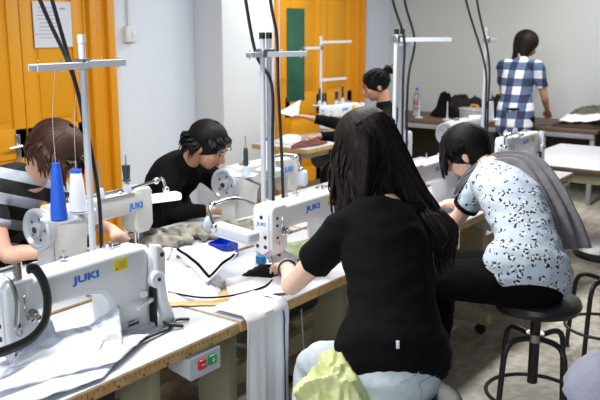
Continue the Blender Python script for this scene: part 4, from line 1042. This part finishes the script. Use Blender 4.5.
# lime bag beside the black t-shirt woman
def lime(name, c, rx, ry, rz, seed, label):
    m = MB(); m.ell((0, 0, 0), (1, 1, 1), u=110, v=70)
    for v in m.bm.verts:
        p = v.co.copy(); s = V((seed, 0, 0))
        q = V((p.x, p.y, p.z * .45)); f = .95 + .34 * noise.noise(p * 1.0 + s) + .20 * (1 - 2.4 * abs(noise.noise(q * 2.0 + s))) + .07 * (1 - 2.4 * abs(noise.noise(q * 4.5 + s)))
        v.co = V((p.x * rx * f + c[0], p.y * ry * f + c[1], p.z * rz * f + c[2]))
    return single(m, name, limem, label, 'bag', c)
lime('crumpled_bag', (-.085, -.465, .645), .125, .10, .115, 3.2, 'crumpled pale lime yellow bag on the lap side of the woman in pale jeans')
heap('lilac_garment', (.50, -1.21, .62), .26, .23, .13, lilac, 'lilac grey garment heaped on the stool at the lower right corner', 'garment', seed=41, rot=R(20), scale=4, rough=.35)
# t-shirt label tag, jeans pocket on the black t-shirt woman
def attach(name, pts, r, mt, parent):
    m = MB(); m.sweep(pts, [r] * len(pts), n=6, steps=3); m.build(name, mt, parent, origin=parent.location)

# ------------------------------------------------------------------ rear tables and what lies on them
def rear_table(loc, W, Dp, label):
    t = thing('work_table', label, 'table', loc, 0, 'work tables along the back wall')
    m = MB(); m.box((0, 0, .73), (Dp, W, .04), .004); m.build('tabletop', brown_m, t)
    m = MB(); m.box((-Dp / 2 + .02, 0, .685), (.03, W - .06, .05), .003); m.build('apron', greytop, t)
    m = MB(); m.box((Dp / 2 - .03, 0, .685), (.03, W - .06, .05), .003); m.build('apron', greytop, t)
    for x in (-Dp / 2 + .04, Dp / 2 - .04):
        for y in (-W / 2 + .05, W / 2 - .05):
            m = MB(); m.box((x, y, .345), (.045, .045, .69), .004); m.build('leg', greytop, t)
    m = MB(); m.box((Dp * .1, 0, .2), (.03, W - .1, .04), .003); m.build('rail', greytop, t)
    m = MB(); m.box((Dp / 2 - .06, 0, .36), (.02, W, .60), .003); m.build('shade_panel', mat('dark_olive_shade', (.045, .04, .028), .7, var=.2), t)  # added dark sheet, its colour deepens the shade below the rear table
    return t
rear_table((6.27, 2.62, 0), 1.35, .80, 'dark topped work table on the left of the back wall with the bottle on it')
rear_table((6.42, 1.22, 0), 1.35, .80, 'dark topped work table at which the woman in the checked shirt stands')
rear_table((6.46, -.20, 0), 1.35, .80, 'dark topped work table at the right edge with white papers on it')
Zr = .752
b = thing('water_bottle', 'clear plastic bottle with a blue cap and label standing on the left rear table', 'bottle', (6.22, 2.62, Zr))
m = MB(); m.lathe([(.0, 0), (.036, 0), (.040, .01), (.040, .09), (.036, .10), (.040, .115), (.040, .20), (.030, .235), (.014, .265), (.014, .285)], n=24); m.build('bottle_body', clear_pl, b)
m = MB(); m.cyl((0, 0, .28), (0, 0, .31), .017); m.build('cap', blue_ink, b)
m = MB(); m.lathe([(.0405, .12), (.0415, .122), (.0415, .185), (.0405, .187)]); m.build('bottle_label', mat('red_blue_label', (.35, .12, .22), .5), b)
heap('dark_garment', (6.48, 2.40, Zr), .13, .10, .26, blk_cloth, 'tall black garment bundle beside the bottle on the left rear table', 'garment', seed=51, scale=9)
heap('dark_garment', (6.50, 2.16, Zr), .16, .28, .24, mat('maroon_black_cloth', (.009, .004, .005), .9, var=.5, vscale=9), 'low black and maroon garment heap on the left rear table', 'garment', seed=53, scale=8)
heap('dark_garment', (6.58, 1.74, Zr), .16, .26, .26, mat('maroon_black_cloth', (.02, .01, .01)), 'black garment heap directly left of the checked shirt woman', 'garment', seed=55, scale=8)
tb = thing('tool_box', 'clear storage box with an orange handle left of the woman in the checked shirt', 'storage box', (6.14, 1.88, Zr), R(-35))
m = MB(); m.prism([(-.09, 0), (.09, 0), (.10, .11), (-.10, .11)], -.15, .15, 'y', .008); m.build('box_body', grey_pl, tb)
m = MB(); m.box((0, 0, .118), (.21, .32, .02), .006); m.build('lid', grey_pl, tb)
m = MB(); m.tube([(0, -.07, .125), (0, -.065, .158), (0, 0, .165), (0, .065, .158), (0, .07, .125)], .009); m.build('handle', mat('orange_plastic', (.85, .36, .01), .4), tb)
m = MB(); m.box((-.102, -.05, .06), (.004, .05, .03), .002); m.build('latch', mat('orange_plastic', (.85, .36, .01), .4), tb)
heap('olive_garment', (6.56, .70, Zr), .20, .34, .19, mat('olive_cloth', (.12, .12, .085), .8, var=.4, vscale=9), 'olive green cloth heaped behind the white papers on the right', 'cloth pile', seed=61, scale=6)
sheet('white_pattern', [(6.12, .96, Zr + .03), (6.14, .58, Zr + .06), (6.40, .52, Zr + .10), (6.38, .96, Zr + .09)], paper_m, 'crumpled white pattern sheet lying right of the woman in the checked shirt', 'paper', amp=.02, seed=62)
heap('tan_parcel', (6.28, .38, Zr), .12, .13, .10, tan_m, 'tan parcel at the right edge on the rear table', 'parcel', seed=63, scale=4)
heap('dark_garment', (6.22, .78, Zr - .001), .14, .30, .05, mat('brown_black_cloth', (.03, .018, .012), .85), 'dark cloth under the white pattern sheet on the right', 'cloth pile', seed=64, scale=6)
for k, (x, y) in enumerate(((6.02, 2.48), (5.98, 2.12))):
    t = thing('spool_stand', ['white spool pin stand left of the storage box, nearest the bottle', 'white spool pin stand left of the storage box, nearest that box'][k], 'spool stand', (x, y, Zr))
    m = MB(); m.lathe([(.0, 0), (.05, 0), (.05, .008), (.012, .02), (.010, .05), (.0, .05)]); m.build('base', grey_pl, t)
    m = MB(); m.cyl((0, 0, .04), (0, 0, .20), .006, .004); m.build('pin', paper_m, t)

heap('maroon_cloth', (3.62, 2.26, Zt), .22, .10, .035, mat('maroon_cloth', (.13, .035, .03), .85, var=.4, vscale=14), 'dark red cloth along the front of the third row table', 'cloth pile', seed=71, scale=8)
heap('white_cloth_pile', (3.66, 2.50, Zt), .16, .10, .06, white_cloth, 'low white cloth pile on the left of the third row table', 'cloth pile', seed=72, scale=8)
heap('dark_garment', (6.30, 2.30, Zr), .12, .16, .12, blk_cloth, 'small black garment heap in front of the others, left of the storage box', 'garment', seed=57, scale=9)
# wide bench beyond the far end of the near row
t = thing('cutting_table', 'white topped cutting table with brown edge beyond the end of the near row', 'table', (4.42, .10, 0))
m = MB(); m.box((0, 0, .722), (1.20, .95, .036), .004); m.build('tabletop', brown_m, t)
m = MB(); m.box((0, 0, .7415), (1.18, .93, .004), .001); m.build('laminate', laminate, t)
for x in (-.52, .52):
    for y in (-.40, .40):
        m = MB(); m.box((x, y, .352), (.05, .05, .704), .004); m.build('leg', standm, t)
m = MB(); m.box((-.52, 0, .66), (.04, .76, .07), .003); m.build('apron', standm, t)

# ------------------------------------------------------------------ camera and light
cd = bpy.data.cameras.new('camera'); cam = bpy.data.objects.new('camera', cd); COL.objects.link(cam)
cam.location = (-2.033, -1.726, 1.75); cam.rotation_euler = (R(77.9), 0, R(35.883 - 90)); cd.sensor_width = 36; cd.lens = 815 / 600 * 36
cd.clip_start = .05; cd.dof.use_dof = True; cd.dof.focus_distance = 3.0; cd.dof.aperture_fstop = 5.0
S.camera = cam
w = bpy.data.worlds.new('world'); S.world = w; w.use_nodes = True
w.node_tree.nodes['Background'].inputs[0].default_value = (.80, .88, 1, 1); w.node_tree.nodes['Background'].inputs[1].default_value = .15
def area(name, loc, sx, sy, power, col=(1, .98, .95), rot=(0, 0, 0)):
    l = bpy.data.lights.new(name, 'AREA'); l.shape = 'RECTANGLE'; l.size = sx; l.size_y = sy; l.energy = power; l.color = col
    o = bpy.data.objects.new(name, l); COL.objects.link(o); o.location = loc; o.rotation_euler = rot; return o
for i, (x, y, p) in enumerate(((-.8, .6, 68), (1.3, .6, 68), (3.5, .6, 52), (5.3, .6, 50), (4.2, 2.4, 28))):
    area('ceiling_light', (x, y, 2.85), 1.3, .25, p)
area('side_fill', (-3.4, -1.2, 1.9), 2.4, 1.6, 60, (.88, .94, 1), (R(80), 0, R(-70)))  # wide unseen fill from behind left of the camera, no window built
S.view_settings.view_transform = 'Standard'; S.view_settings.look = 'None'; S.view_settings.exposure = 0.0; S.view_settings.gamma = 1
S.view_settings.use_curve_mapping = False
